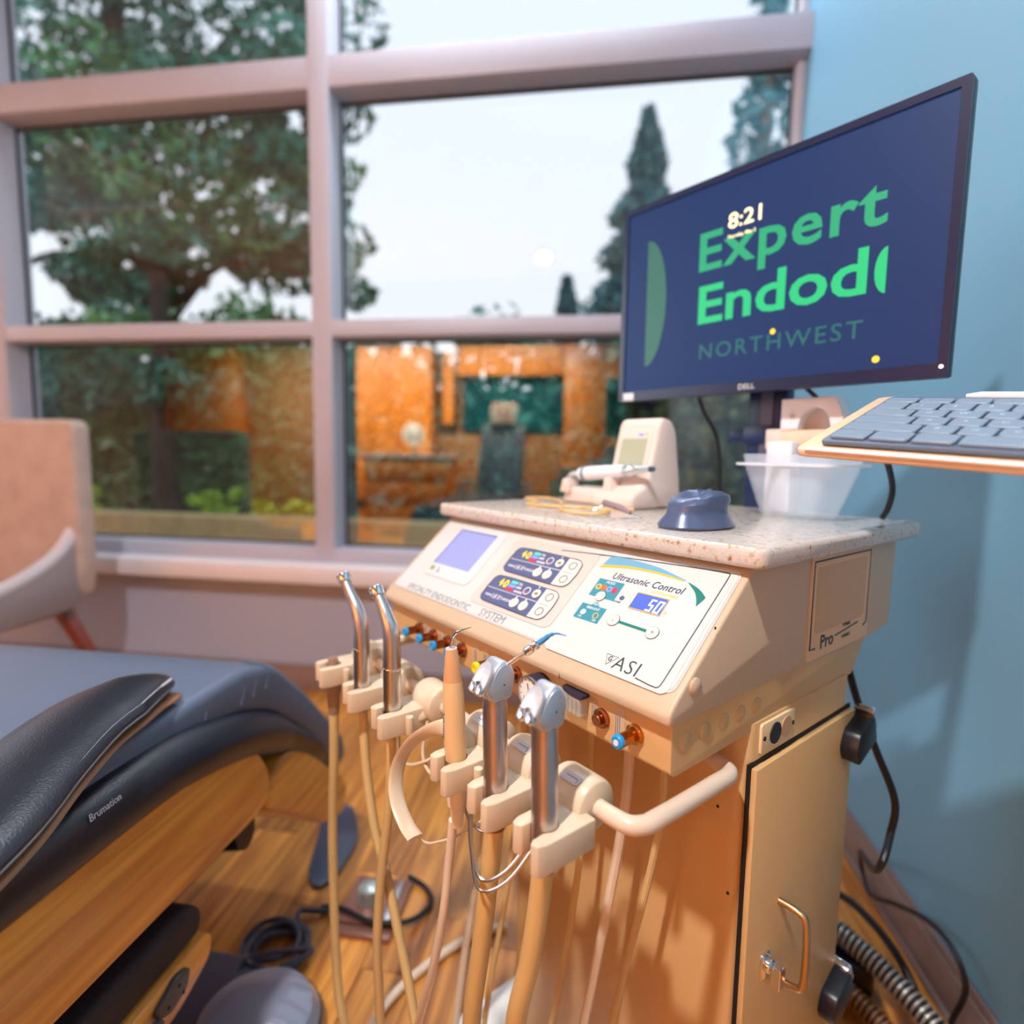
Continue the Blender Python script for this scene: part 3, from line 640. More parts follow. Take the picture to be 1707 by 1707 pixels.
mt = obj('flow_meter', prism(roundpoly([(-.162, FY), (-.130, FY), (-.130, FY-.014), (-.146, FY-.013), (-.162, FY-.007)], .003), .822, .842, 'z'), CLEAR2, cart, bevel=.0012, label='clear flow meter block with a dark top edge')
obj('meter_top', prism(roundpoly([(-.164, FY), (-.128, FY), (-.128, FY-.015), (-.146, FY-.014), (-.164, FY-.008)], .003), .842, .8455, 'z'), mat('gauge_rim_black', (54, 50, 70), .35), mt)
obj('meter_scale', [box(-.158+i*.006, -.1575+i*.006, FY-.016, FY-.0155, .824, .840) for i in range(5)]+[box(-.159, -.132, FY-.006, FY-.0055, .830, .8306)], GREYINK, mt)
MR = frame((0, FY-.0002, 0), (1, 0, 0), (0, 0, 1), (0, -1, 0))
GR = mat('recessed_print_plate', (205, 175, 145), .5)
for (a, b, c, d) in ((-.478, -.466, .822, .842), (-.436, -.425, .822, .842), (-.398, -.388, .822, .842), (-.345, -.334, .816, .842), (-.323, -.313, .818, .842), (-.280, -.270, .816, .842), (-.148, -.126, .838, .8495), (-.1265, -.1165, .815, .843), (-.0935, -.0795, .812, .845)):
    p = obj('legend_plate', prism(rrect(a, b, c, d, .002), 0, .0005, 'z', MR), GR, cart)
    obj('legend_lines', [box(a+.002+i*.0025, a+.0026+i*.0025, FY-.0012, FY-.0007, c+.003, d-.007) for i in range(3)], GREYINK, p)
# ---- instrument bar
BZ, BY = .770, -.157
bar = smooth([(-.61, .02, BZ), (-.61, -.06, BZ), (-.609, -.118, BZ)], 3)[:-1]+smooth([(-.609, -.118, BZ), (-.600, -.148, BZ), (-.575, BY, BZ)], 4)[:-1]+[Vector((-.40, BY, BZ)), Vector((-.20, BY, BZ))]
bar += smooth([(-.052, BY, BZ), (-.030, BY+.003, BZ), (-.021, BY+.016, BZ)], 4)+[Vector((-.020, -.10, BZ)), Vector((-.020, -.03, BZ))]+smooth([(-.0195, -.012, BZ), (-.024, .000, BZ), (-.040, .006, BZ)], 4)+[Vector((-.075, .022, BZ)), Vector((-.10, .033, BZ))]
obj('instrument_bar', tube(bar, .0088, 14, upv=(0, 0, 1)), mat('bar_white_enamel', (220, 200, 178), .28), cart, label='cream enamelled rail bent round the front')
HUBS = [(-.557, -.571), (-.452, -.465), (-.360, -.372), (-.238, -.222), (-.163, -.150), (-.090, -.077)]
IY = -.214
def fork(xc):
    r = .0125; w = .0235
    P = [(xc-w, -.172), (xc-w, IY-.012)]
    P += [(xc-w+.003, IY-.020), (xc-w+.008, IY-.022), (xc-.0095, IY-.018), (xc-.0090, IY-.008)]
    a0 = math.radians(215); a1 = math.radians(-35)
    for i in range(13):
        a = a0+(a1-a0)*i/12; P.append((xc+.0125*math.cos(a), IY+.0125*math.sin(a)))
    P += [(xc+.0090, IY-.010), (xc+.0095, IY-.022), (xc+.013, IY-.028), (xc+w-.003, IY-.026), (xc+w, IY-.016), (xc+w, -.172)]
    return prism(P, .742, .771)
hub_m = PLAST
for i, (hx, fx) in enumerate(HUBS):
    hold = obj('instrument_holder', [fork(fx)], hub_m, cart, bevel=.003, seg=3, bang=50)
    obj('holder_hub', [lathe([(.018, -.026), (.0235, -.0235), (.0255, -.018), (.0255, .018), (.0235, .0235), (.014, .026)], (hx, BY, BZ), (1, 0, 0), 32), tube(smooth([(fx, -.186, .757), ((fx+hx)/2, -.176, .760), (hx, -.160, BZ)], 4), [(.022, .014)]*9, 16, upv=(1, 0, 0))], hub_m, hold, bevel=.001)
    if i >= 3:
        a = math.radians(62); c = Vector((hx, BY-.0256*math.cos(a), BZ+.0256*math.sin(a)))
        n = Vector((0, -math.cos(a), math.sin(a))); yv = Vector((0, math.sin(a), math.cos(a)))
        mm = frame(c, (1, 0, 0), yv, n)
        obj('hub_window', [prism(rrect(-.012, .012, -.005, .005, .003), -.0006, .0005, 'z', mm)], mat('window_grey', (205, 205, 215), .25), hold)
        obj('hub_mark', [band([(-.006, .001), (.009, .001), (.009, -.003)], .0008, .0005, .0008, mm)], GREYINK, hold)
    if i in (0, 2, 3):
        obj('hose_peg', tube([(fx+.030, -.205, .745), (fx+.030, -.205, .768)], .0052, 10), hub_m, hold, bevel=.001)
# curved lever arm below the middle holders
lv = smooth([(-.224, -.186, .758), (-.240, -.195, .786), (-.262, -.212, .786), (-.292, -.226, .764), (-.311, -.234, .735), (-.312, -.240, .708), (-.298, -.244, .688), (-.275, -.245, .674), (-.256, -.245, .670)], 5)
obj('curved_lever', tube(lv, [(.0022, .0095)]*30+[(.0022, .0095)]*(len(lv)-30), 12, upv=(1, 0, .3)), hub_m, cart, bevel=.0, label='flat cream lever arm curling down like a hook')
# thin utility tubes slung under the bar
for pts, r_, mm in (([(-.43, -.17, .76), (-.40, -.19, .70), (-.36, -.20, .695), (-.32, -.19, .715), (-.29, -.17, .745)], .0022, PLAST), ([(-.34, -.18, .755), (-.335, -.19, .715), (-.31, -.19, .700), (-.28, -.18, .72), (-.262, -.165, .748)], .0022, PLAST),
                    ([(-.47, -.18, .75), (-.40, -.2, .68), (-.30, -.22, .64), (-.25, -.21, .655), (-.20, -.19, .70)], .0016, PLAST), ([(-.245, -.18, .745), (-.225, -.20, .705), (-.19, -.20, .695), (-.155, -.19, .72)], .0016, SATIN),
                    ([(-.17, -.23, .745), (-.163, -.232, .70), (-.148, -.23, .680), (-.128, -.215, .695), (-.115, -.19, .73)], .0022, SATIN), ([(-.165, -.235, .742), (-.160, -.236, .71), (-.148, -.234, .672), (-.122, -.218, .690), (-.105, -.19, .735)], .0018, SATIN)):
    obj('utility_tube', tube(smooth(pts, 6), r_, 8), mm, cart)
obj('base_plate', prism(roundpoly([(-.50, -.02), (-.40, -.14), (.00, -.14), (.05, -.05), (.05, .33), (-.02, .40), (-.44, .40), (-.50, .32)], .01), .045, .10), mat('base_white', (238, 236, 232), .3), cart, bevel=.006)
for (a, b) in ((-.42, -.08), (-.02, -.08), (-.42, .34), (-.0, .34)):
    obj('caster', [disc((a-.012, b, .023), .022, .024, (1, 0, 0), 16)], BLACKR, cart)
    obj('leg', [lathe([(.012, 0), (.012, .02)], (a, b, .03))], SATIN, cart)
for k_, (u0, z1, u1) in enumerate(((-.09, .79, -.13), (-.14, .79, -.17), (-.20, .79, -.22), (-.27, .79, -.29), (-.33, .79, -.35), (-.39, .79, -.42))):
    path = smooth([(u0, -.02, z1), (u0-.006, -.02, .66), (u1, -.035, .45), (u1-.02, -.05, .28), (max(u1-.03, -.46), -.07, .10)], 6)
    obj('supply_hose', tube(path, .0062 if k_ % 2 else .0045, 9), HOSEP if k_ % 2 else HOSE, cart)
    if k_ < 5: obj('hose_socket', disc((u0, -.02, .796), .009, .006, (0, 0, 1), 12), PLAST, cart)
CM = cart.matrix_basis.copy()

# ================================================================== INSTRUMENTS IN THE HOLDERS (local frame of the cart)
def inst(name, label, cat, x, group=None):
    p = CM @ Vector((x, IY, BZ)); t = thing(name, label, cat, p, CR, group)
    return t
def hose_to_box(x0, z0, pts, ub, r, t, mtl, lab=None, name='hose'):
    """hanging supply hose; points are (x, y, z) in the cart frame"""
    o = Vector((x0, IY, BZ)); P = [Vector(p)-o for p in pts]
    return obj(name, tube(smooth(P, 7), r, 12), mtl, t, label=lab)
X = [f for _, f in HUBS]
# 1 empty connector in the far left holder
t = inst('suction_hose', 'tan hose with a bare smoked connector in the empty far left holder', 'hose', X[0])
obj('connector', lathe([(.0068, .010), (.0085, .002), (.011, -.029), (.0105, -.045), (.0085, -.075), (.0075, -.082)], (0, 0, 0), seg=18), mat('smoked_connector', (165, 130, 110), .25, alpha=.75), t)
hose_to_box(X[0], 0, [(-.571, -.214, .700), (-.573, -.214, .62), (-.585, -.214, .467), (-.578, -.214, .259), (-.560, -.212, .17), (-.53, -.20, .09), (-.47, -.20, .03)], 0, .0075, t, HOSE)
def highspeed(i, pts, head, hose, label, seed):
    t = inst('dental_handpiece', label, 'handpiece', X[i], 'steel handpieces in the left holders')
    P = smooth(pts, 6); n = len(P)
    rad = []
    for k in range(n):
        q = k/(n-1); rad.append(.0115 if q < .25 else (.0115+(q-.25)/.2*-.001 if q < .45 else (.0105-(q-.45)/.55*.0045)))
    obj('barrel', [tube(P, rad, 18)], SATIN, t)
    kn = []
    for z_ in (.034, .040, .046): kn.append(lathe([(.0105, 0), (.0109, .0008), (.0109, .0026), (.0105, .0034)], (P[0].x, P[0].y, z_), seg=18))
    obj('grip_ring', lathe([(.0114, 0), (.0118, .001), (.0118, .003), (.0112, .004)], (P[0].x, P[0].y, .052), seg=18), CHROME, t)
    hd = Vector(head[1]).normalized(); hc = P[-1]
    obj('head', lathe([(.0050, -.008), (.0088, -.0075), (.0094, -.003), (.0094, .0040), (.0078, .0058), (0, .0065)], hc, hd, 18), CHROME, t, bevel=.0004)
    obj('collar', lathe([(.0118, -.034), (.0118, -.029), (.0112, -.002), (.0085, .002)], (0, 0, 0), seg=18), DARK, t)
    hose_to_box(X[i], 0, hose, 0, .0066, t, HOSE)
    return t
highspeed(1, [(0, 0, -.002), (.0005, 0, .045), (-.001, 0, .085), (-.010, -.002, .110), (-.026, -.005, .130), (-.040, -.008, .150)], (0, (-.55, -.1, .8)), [(-.463, -.214, .738), (-.452, -.214, .65), (-.430, -.212, .57), (-.402, -.205, .50), (-.364, -.200, .402), (-.30, -.19, .27), (-.22, -.12, .24)], 'taller steel dental handpiece in the second holder from the left', 1)
highspeed(2, [(0, 0, 0), (0, 0, .050), (-.001, 0, .098), (-.009, -.002, .118), (-.020, -.004, .135), (-.031, -.006, .150)], (0, (-.6, -.1, .8)), [(-.374, -.214, .738), (-.380, -.214, .64), (-.396, -.222, .50), (-.402, -.222, .368), (-.40, -.20, .22), (-.34, -.10, .20)], 'steel dental handpiece in the third holder from the left, just left of the tan scaler', 2)
# 4 ultrasonic scaler
t = inst('ultrasonic_scaler', 'tan ultrasonic scaler handpiece with a bent steel tip in the fourth holder', 'scaler', X[3])
ax = Vector((-.010, 0, .118)).normalized()
obj('grip', lathe([(.0112, -.002), (.0120, .008), (.0123, .018), (.0122, .040), (.0115, .070), (.0103, .084)], (0, 0, 0), ax, 26), mat('tan_silicone_grip', (222, 184, 134), .45, bump=.1, bscale=300), t)
obj('nose_cone', lathe([(.0103, .084), (.0100, .087), (.0066, .117), (.0060, .119), (.0038, .119), (.0036, .112)], (0, 0, 0), ax, 26), mat('tan_nose_cone', (208, 154, 108), .35), t)
obj('white_rim', lathe([(.0062, 0), (.0062, .0014), (.0044, .0014), (.0044, 0)], ax*.1188, ax, 24), WHITEP, t)
tp = ax*.116
tip = obj('steel_tip', tube(smooth([tp, tp+Vector((0, 0, .008)), tp+Vector((.003, 0, .017)), tp+Vector((.011, -.001, .024)), tp+Vector((.020, -.001, .029))], 5), [.0022, .0016, .0014, .0016, .0020, .0012], 10), CHROME, t)
obj('fine_point', tube([tp+Vector((.020, -.001, .029)), tp+Vector((.040, -.002, .0375))], [.0006, .0003], 6), CHROME, t)
MG = frame(Vector((-.0062, -.0122, .036)), (0, 0, 1), Vector((-.86, .5, 0)), Vector((-.5, -.86, 0)))
obj('lettering', textmesh('SUPRASSON', .0062, frame((-.0068, -.0116, .037), (0, 0, -1), Vector((.86, -.5, 0)).normalized(), Vector((-.5, -.86, 0)).normalized()), .0006, 0, 0, .9), GREYINK, t)
obj('lower_sleeve', lathe([(.0125, -.030), (.0108, -.048), (.0102, -.050), (.0102, -.053), (.0078, -.055), (.0062, -.075), (.0055, -.078)], (0, 0, 0), (-.06, 0, 1), 22), mat('sleeve_white', (236, 222, 205), .35), t)
hose_to_box(X[3], 0, [(-.226, -.214, .695), (-.234, -.214, .643), (-.243, -.216, .571), (-.268, -.216, .477), (-.318, -.205, .364), (-.37, -.18, .25), (-.30, -.08, .2)], 0, .0052, t, HOSEP)
# 5 and 6 air-water syringes
def syringe(i, lean, h, label, hose, nozzle):
    t = inst('air_water_syringe', label, 'syringe', X[i], 'satin air-water syringes in the right holders')
    a = Vector((lean, 0, 1)).normalized()
    obj('handle', lathe([(.0120, -.030), (.0122, 0), (.0122, h-.028), (.0119, h-.026), (.0119, h-.024), (.0112, h-.018)], (0, 0, 0), a, 28), mat('pewter_satin', (196, 184, 184), .33, .95, noise=.04, nscale=60), t)
    b = a*(h-.024)
    zz = b.z
    hp_ = smooth([(-.0095, .004), (-.0165, .012), (-.0190, .0165), (-.0115, .0300), (-.0040, .0400), (.0040, .0425), (.0120, .0370), (.0165, .0260), (.0150, .0130), (.0105, .004)], 3, True)
    hd = obj('head', [prism([(p.x, p.y) for p in hp_], -.0112, .0112, 'x', T(b.x, 0, zz)), lathe([(.0112, -.002), (.0106, .003), (.0112, .008), (.010, .013)], b, a, 24)], ALU, t, bevel=.0028, seg=3, bang=50)
    obj('side_disc', prism([(p.x*.86, .0225+(p.y-.0225)*.86) for p in hp_], .0108, .0122, 'x', T(b.x, 0, zz)), mat('disc_satin', (190, 200, 215), .45, .7), hd, bevel=.0006)
    n = Vector((0, -.815, .579)); n = Vector((-.10, -.84, .53)).normalized(); c = Vector((b.x, -.0140, zz+.0262)); e1 = Vector((1, 0, 0)); e1 = (e1-n*e1.dot(n)).normalized(); e2 = n.cross(e1)
    if e2.z < 0: e1 = -e1; e2 = -e2
    mm = frame(c, e1, e2, n)
    obj('thumb_plate', prism(roundpoly([(-.0125, -.006), (-.0105, -.010), (-.0055, -.006), (0, -.0035), (.0055, -.006), (.0105, -.010), (.0125, -.006), (.0115, .009), (.004, .0165), (-.004, .0165), (-.0115, .009)], .004), -.001, .0035, 'z', mm), mat('light_satin_plate', (215, 215, 220), .4, .6, noise=.12, nscale=300), hd, bevel=.0012)
    for s in (-1, 1):
        obj('lever_button', prism(roundpoly([(s*.0060-.0052, -.0165), (s*.0060+.0052, -.0165), (s*.0060+.0052, -.006), (s*.0060-.0052, -.006)], .0048), -.001, .0052, 'z', mm), CHROME, hd, bevel=.0014)
    obj('pivot_dot', disc((b.x+.0120, .002, zz+.020), .0009, .0006, (1, 0, 0), 8), DARK, hd)
    if nozzle:
        d = Vector((.60, .36, .58)).normalized(); s0 = b+Vector((.006, .004, .034))
        nz = obj('nozzle', tube([s0, s0+d*.034], .0021, 12), CHROME, t)
        obj('nozzle_nut', lathe([(.0032, 0), (.0044, .002), (.0044, .010), (.0036, .011), (.0044, .0125), (.0044, .0165), (.0032, .018)], s0+d*.030, d, 16), CHROME, nz)
        q = s0+d*.046
        obj('blue_tip', tube(smooth([q, q+d*.009, q+d*.016, q+d*.022+Vector((.003, 0, -.001)), q+d*.026+Vector((.010, 0, -.0035))], 5), [.0028, .0025, .0018, .0010, .0006], 10), mat('blue_plastic_tip', (50, 145, 205), .35), nz)
    else:
        obj('nozzle_socket', lathe([(.0035, 0), (.0035, .003), (.0022, .004)], b+Vector((.008, .006, .032)), (.6, .4, .5), 14), CHROME, t)
    obj('ferrule', lathe([(.0105, -.042), (.0108, -.029)], (0, 0, 0), seg=20), COPPER, t)
    hose_to_box(X[i], 0, hose, 0, .0100, t, mat('amber_hose', (214, 178, 118), .35))
    return t
syringe(4, -.035, .112, 'pewter air-water syringe with a long nozzle and blue tip', [(-.151, -.214, .730), (-.156, -.214, .69), (-.167, -.216, .596), (-.182, -.218, .481), (-.20, -.2, .35), (-.20, -.1, .25)], True)
syringe(5, -.03, .112, 'pewter air-water syringe without nozzle in the rightmost holder', [(-.078, -.214, .730), (-.082, -.214, .693), (-.091, -.216, .626), (-.106, -.22, .546), (-.13, -.2, .40), (-.14, -.1, .28)], False)

# ================================================================== THINGS ON THE COUNTERTOP  (cart frame, base z = 1.010)
def ont(name, label, cat, x, y, rz=0, z=1.0102):
    p = CM @ Vector((x, y, z)); return thing(name, label, cat, p, CR+rz)
PALEP = mat('pale_device_plastic', (224, 208, 198), .4); PALEG = mat('pale_grey_plastic', (200, 198, 200), .35)
t = ont('endodontic_motor', 'pale desktop endodontic motor with tilted grey-green screen, behind its white handpiece', 'motor', -.400, .26)
prof = [(.070, 0), (-.060, 0), (-.062, .020), (-.020, .045), (.012, .150), (.020, .156), (.040, .154), (.052, .135), (.074, .030)]
obj('casing', prism(roundpoly([(-.062, 0), (.070, 0), (.074, .030), (.056, .132), (.042, .153), (.016, .156), (.006, .147), (-.022, .042), (-.062, .022)], .012), -.022, .068, 'x'), PALEP, t, bevel=.009, seg=3)
dz = Vector((0, .028, .105)).normalized(); nn = Vector((0, -dz.z, dz.y)); MD = frame(Vector((.023, -.0075, .0965))+nn*.0005, (1, 0, 0), dz, nn)
sc = obj('screen_frame', prism(rrect(-.036, .036, -.043, .040, .008), -.002, .0012, 'z', MD), PALEP, t, bevel=.001)
obj('screen', prism(rrect(-.028, .028, -.036, .024, .002), .0012, .0017, 'z', MD), mat('lcd_grey_green', (170, 175, 150), .3), sc)
obj('blue_label', prism(rrect(.006, .018, .028, .033, .001), .0012, .0016, 'z', MD), PERI, sc)
obj('amber_mark', prism(rrect(.022, .026, .029, .033, .001), .0012, .0016, 'z', MD), GOLDP, sc)
obj('base', prism(rrect(-.120, .004, -.040, .030, .012), 0, .030, 'z'), PALEP, t, bevel=.007, seg=3)
obj('cradle_fork', prism(roundpoly([(-.012, .0), (.020, .0), (.010, .052), (-.004, .052)], .004), -.050, -.018, 'y', T(.0, 0, 0)), PALEP, t, bevel=.003)
obj('cradle_rest', prism(roundpoly([(-.118, .020), (-.092, .020), (-.096, .046), (-.110, .046)], .004), -.048, -.020, 'y'), PALEP, t, bevel=.003)
t2 = ont('motor_handpiece', 'white cordless-style endodontic handpiece lying across its cradle', 'handpiece', -.368, .222, 0, 1.0102+.052)
A = Vector((-.105, 0, .003)); B = Vector((.045, 0, .016)); d = (B-A).normalized()
obj('barrel', lathe([(.006, -.004), (.011, 0), (.0125, .02), (.0125, .06), (.0105, .10), (.0095, .104)], A, d, 20), WHITEP, t2)
obj('contra_angle', [lathe([(.0095, .104), (.0095, .110), (.0105, .112), (.0105, .120), (.0075, .124), (.0060, .140), (.0048, .158)], A, d, 18)], mat('light_alloy', (205, 215, 225), .3, .8), t2)
obj('ring', lathe([(.0118, .009), (.0134, .010), (.0134, .016), (.0125, .017)], A, d, 20), mat('blue_grey_ring', (120, 145, 165), .35), t2)
obj('head', lathe([(.0040, -.004), (.0048, 0), (.0048, .008), (.003, .011)], B+d*.006, d, 14), mat('dark_alloy', (70, 90, 110), .35, .7), t2)
obj('cord', tube(smooth([A-d*.002, A+Vector((-.03, .006, -.003)), A+Vector((-.055, .020, -.020)), A+Vector((-.075, .040, -.043))], 6), .0052, 10), PALEG, t2)
t = ont('probe_cable', 'thin yellow probe cable looped loosely on the countertop', 'cable', -.515, .125)
obj('cable', tube(smooth([(.20, .06, .004), (.12, .0, .0035), (.03, -.020, .0035), (.00, .03, .0035), (-.07, .06, .004), (-.05, .10, .004), (.03, .06, .004), (.09, .00, .004), (.16, -.055, .004), (.22, -.05, .004), (.20, .0, .004), (.14, .0, .006)], 7), .0022, 8), mat('yellow_cable', (225, 185, 115), .4), t)
t = ont('file_clip', 'grey clip with a thin wire ring lying beside the computer mouse', 'clip', -.285, .100)
obj('clip_body', [tube([(-.030, .014, .018), (.004, .010, .014), (.030, .004, .008)], [.0055, .0048, .003], 10)], mat('clip_grey', (150, 130, 135), .4, .3), t, bevel=.0006)
obj('wire_ring', tube(smooth([(-.03, .012, .014), (-.042, -.006, .0028), (-.02, -.030, .0025), (.03, -.032, .0025), (.052, -.010, .0025), (.045, .008, .003), (.03, .006, .006)], 6), .0011, 7), CHROME, t)
t = ont('computer_mouse', 'dark blue-grey contoured computer mouse near the front edge of the countertop', 'mouse', -.143, .098, -.15)
rings = []
for z_, sx1, sy1, off in ((.0, .034, .050, 0), (.004, .037, .053, 0), (.009, .034, .050, .0), (.017, .028, .045, .001), (.026, .0265, .042, .002), (.035, .030, .043, .004), (.042, .029, .038, .006), (.0465, .019, .026, .008), (.0478, .006, .008, .009)):
    rings.append([(sx1*math.copysign(abs(math.cos(a))**.8, math.cos(a)), sy1*math.copysign(abs(math.sin(a))**.85, math.sin(a))+off, z_-(.006 if (math.sin(a) < -.3 and z_ > .03) else 0)*(abs(math.sin(a)))) for a in [2*PI*j/28 for j in range(28)]])
ms = obj('body', loft(rings), mat('mouse_blue', (84, 98, 132), .32, .25, coat=.3), t)
obj('underside_rim', prism([(math.cos(2*PI*j/28)*.035, math.sin(2*PI*j/28)*.0515) for j in range(28)], -.0, .0025), mat('mouse_rim', (58, 78, 120), .4), t)
obj('scroll_wheel', disc((-.004, .026, .0435), .006, .008, (1, 0, 0), 14), BLACKP, t)
t = ont('plastic_tub', 'clear rectangular plastic tub with a rim at the right back of the countertop', 'tub', -.132, .352, -.1); t.scale = (.90, .93, .98)
def tubring(z_, a, b, r): return [(x_, y_, z_) for x_, y_ in rrect(-a, a, -b, b, r)]
outer = [tubring(0, .048, .036, .014), tubring(.004, .052, .040, .016), tubring(.068, .074, .054, .018), tubring(.076, .076, .056, .018), tubring(.098, .080, .059, .018)]
inner = [tubring(.098, .0785, .0575, .017), tubring(.070, .0725, .0525, .017), tubring(.006, .050, .038, .015), tubring(.0035, .046, .034, .013)]
obj('bowl', loft(outer+inner), CLEAR, t)
rp = [(x_, y_) for x_, y_ in rrect(-.088, .088, -.067, .067, .02)]; ri = [(x_, y_) for x_, y_ in rrect(-.0765, .0765, -.0555, .0555, .018)]
obj('rim', loft([[(a, b, .080) for a, b in rp], [(a, b, .084) for a, b in rp], [(a, b, .084) for a, b in ri], [(a, b, .080) for a, b in ri]], False, True), mat('clear_rim', (235, 242, 250), .3, alpha=.7), t)
t = ont('white_paper_box', 'white upright box standing just behind the clear tub', 'box', -.200, .432)
obj('carton', box(-.022, .022, -.018, .018, 0, .118), WHITEP, t, bevel=.003)

# ================================================================== MONITOR ON ITS POST
MZ, MV = 1.402, .40
p = CM @ Vector((-.2545, MV, MZ)); mon = thing('computer_monitor', 'black computer monitor showing green clinic lettering, above the countertop', 'monitor', p, CR+0, None, (0, 0, CR))
mw, mh = .2855, .190
cas = obj('casing', prism(rrect(-mw, mw, -mh, mh, .004), .0, .018, 'y'), BLACKP, mon, bevel=.002)
obj('rear_bulge', prism(rrect(-.20, .20, -.13, .13, .03), .018, .045, 'y'), BLACKP, mon, bevel=.008)
MM = frame((0, 0, 0), (1, 0, 0), (0, 0, 1), (0, -1, 0))
bzl = obj('bezel', [loft([[(a, .0, b) for a, b in rrect(-mw, mw, -mh, mh, .004)], [(a, -.004, b) for a, b in rrect(-mw, mw, -mh, mh, .004)], [(a, -.004, b) for a, b in rrect(-mw+.012, mw-.012, -mh+.019, mh-.012, .001)], [(a, .0, b) for a, b in rrect(-mw+.012, mw-.012, -mh+.019, mh-.012, .001)]], False, True)], mat('bezel_black', (22, 34, 66), .3), mon)
scr = obj('screen', box(-mw+.012, mw-.012, -.001, .004, -mh+.019, mh-.012), SCREEN, mon)
def MT(s_, size, x, z, bold, sx_=1, space=1, align='LEFT'): return textmesh(s_, size, MM @ T(x, z, .0012), .0002, bold, 0, sx_, align, space)
obj('lettering', MT('Expert', .093, -.112, .062, .0022, 1.13, 1.09), mat('green_upper_letters', (10, 80, 60), .4, emit=(36, 190, 130), es=.7), scr)
obj('lettering', MT('Endod', .093, -.110, -.031, .0030, 1.22, 1.0), GREENE, scr)
obj('cut_letter', prism([(.2025-.0005, -.065), (.2025-.0005, .0)]+[(.2025-.016*math.sin(a), -.0325+.0325*math.cos(a)) for a in [PI*i/10 for i in range(1, 10)]], .0012, .0016, 'z', MM), GREENE, scr)
obj('lettering', MT('NORTHWEST', .0375, -.100, -.112, .0002, 1.05, 1.22), GREEND, scr)
half = [(-.222, -.124), (-.2235, .118)]+[(-.2225+.046*math.sin(a), -.003+.121*math.cos(a)) for a in [PI*i/16 for i in range(1, 16)]]
obj('leaf_shape', prism(half, .0010, .0014, 'z', MM), GREENM, scr)
obj('clock', [MT('8:21', .036, -.052, .104, .0003, 1.1), ], CLOCK, scr)
obj('date_line', MT('Thursday, May 2', .0078, -.052, .079, .0001, 1.0), CLOCK, scr)
obj('cursor_dot', disc((.040, -.0012, -.094), .0045, .0005, (0, -1, 0), 12), AMBER, scr)
obj('tray_icon', disc((.197, -.0012, -.157), .0050, .0005, (0, -1, 0), 12), AMBER, scr)
obj('power_light', disc((.278, -.004, -.176), .0028, .0006, (0, -1, 0), 10), LCDW, mon)
obj('brand_lettering', textmesh('DELL', .0125, frame((.0, -.0041, -.1805), (1, 0, 0), (0, 0, 1), (0, -1, 0)), .0002, .0003, 0, 1.1), mat('brand_grey', (190, 195, 205), .4), mon)
obj('white_sticker', box(-.2715, -.2445, -.0052, -.004, -.189, -.174), WHITEP, mon, bevel=.0005)
p = CM @ Vector((-.252, .472, 0))
st = thing('monitor_post', 'dark navy post with a clamp that carries the monitor, behind the countertop', 'stand', p, CR)
NAVY = mat('navy_post_enamel', (24, 44, 84), .35)
obj('post', prism(rrect(-.036, .036, -.006, .022, .004), .82, 1.50), NAVY, st, bevel=.001)
obj('post_channel', box(-.010, .012, -.0085, -.006, 1.06, 1.50), mat('post_inset', (84, 84, 110), .4), st)
obj('clamp', [prism(rrect(-.072, -.036, -.010, .018, .003), 1.130, 1.154), box(-.040, .040, -.012, .024, 1.126, 1.158)], NAVY, st, bevel=.001)
obj('mount_head', box(-.05, .05, -.025, -.006, 1.35, 1.45), NAVY, st, bevel=.003)
obj('cart_bracket', box(-.036, .036, -.05, -.006, .84, .94), NAVY, st, bevel=.003)
# keyboard arm, tray, keyboard
p = CM @ Vector((-.215, .455, 1.120))
ar = thing('swing_bracket', 'beige swing arm reaching right from the post to the keyboard tray', 'bracket', p, CR)
obj('arm_bar', [box(.0, .235, -.016, .016, 0, .028)], mat('arm_beige', (232, 202, 175), .35), ar, bevel=.003)
obj('arm_knuckle', box(-.022, .006, -.018, .018, -.004, .030), PALEP, ar, bevel=.003)
obj('arm_link', box(.210, .238, -.28, -.016, .004, .020), PALEP, ar, bevel=.003)
t = thing('white_dispenser', 'white rounded plastic holder with an arch opening standing on the beige arm', 'holder', CM @ Vector((-.165, .458, 1.1485)), CR)
arch = [(-.048, 0), (-.048, .052), (.040, .052), (.052, .018), (.052, 0), (.034, 0)]+[(.008+.026*math.cos(a), .036*math.sin(a)) for a in [PI*i/12 for i in range(0, 13)]]+[(-.020, 0)]
obj('shell', prism(arch, -.018, .018, 'y'), WHITEP, t, bevel=.002)
obj('back_plate', box(-.02, .036, .008, .016, .0, .045), PALEG, t)
obj('logo_dot', disc((-.028, -.018, .022), .0045, .0012, (0, -1, 0), 14), PALEG, t)
KX, KY, KZ = .028, .018, 1.1085
tx = Vector((1, 0, -.075)).normalized(); tyv = Vector((0, 1, .33)); tyv = (tyv-tx*tyv.dot(tx)).normalized(); tz = tx.cross(tyv)
TM = CM @ frame((KX, KY, KZ), tx, tyv, tz)
tr = thing('keyboard_tray', 'thin beige keyboard tray jutting in at the right edge of the picture', 'tray', (0, 0, 0)); tr.matrix_world = TM; tr.rotation_euler = TM.to_euler()
obj('board', prism(rrect(-.016, .50, .0, .205, .012), -.008, .0), mat('tray_beige', (232, 196, 160), .3), tr, bevel=.0025, seg=3)
obj('edge_strip', box(-.004, .49, -.0012, .006, -.0008, .0012), mat('tray_edge_white', (242, 236, 230), .3), tr, bevel=.0004)
kb = thing('keyboard', 'slim slate-grey keyboard lying on the beige tray', 'keyboard', (0, 0, 0)); kb.matrix_world = TM @ T(.004, .012, .0015); kb.rotation_euler = kb.matrix_world.to_euler()
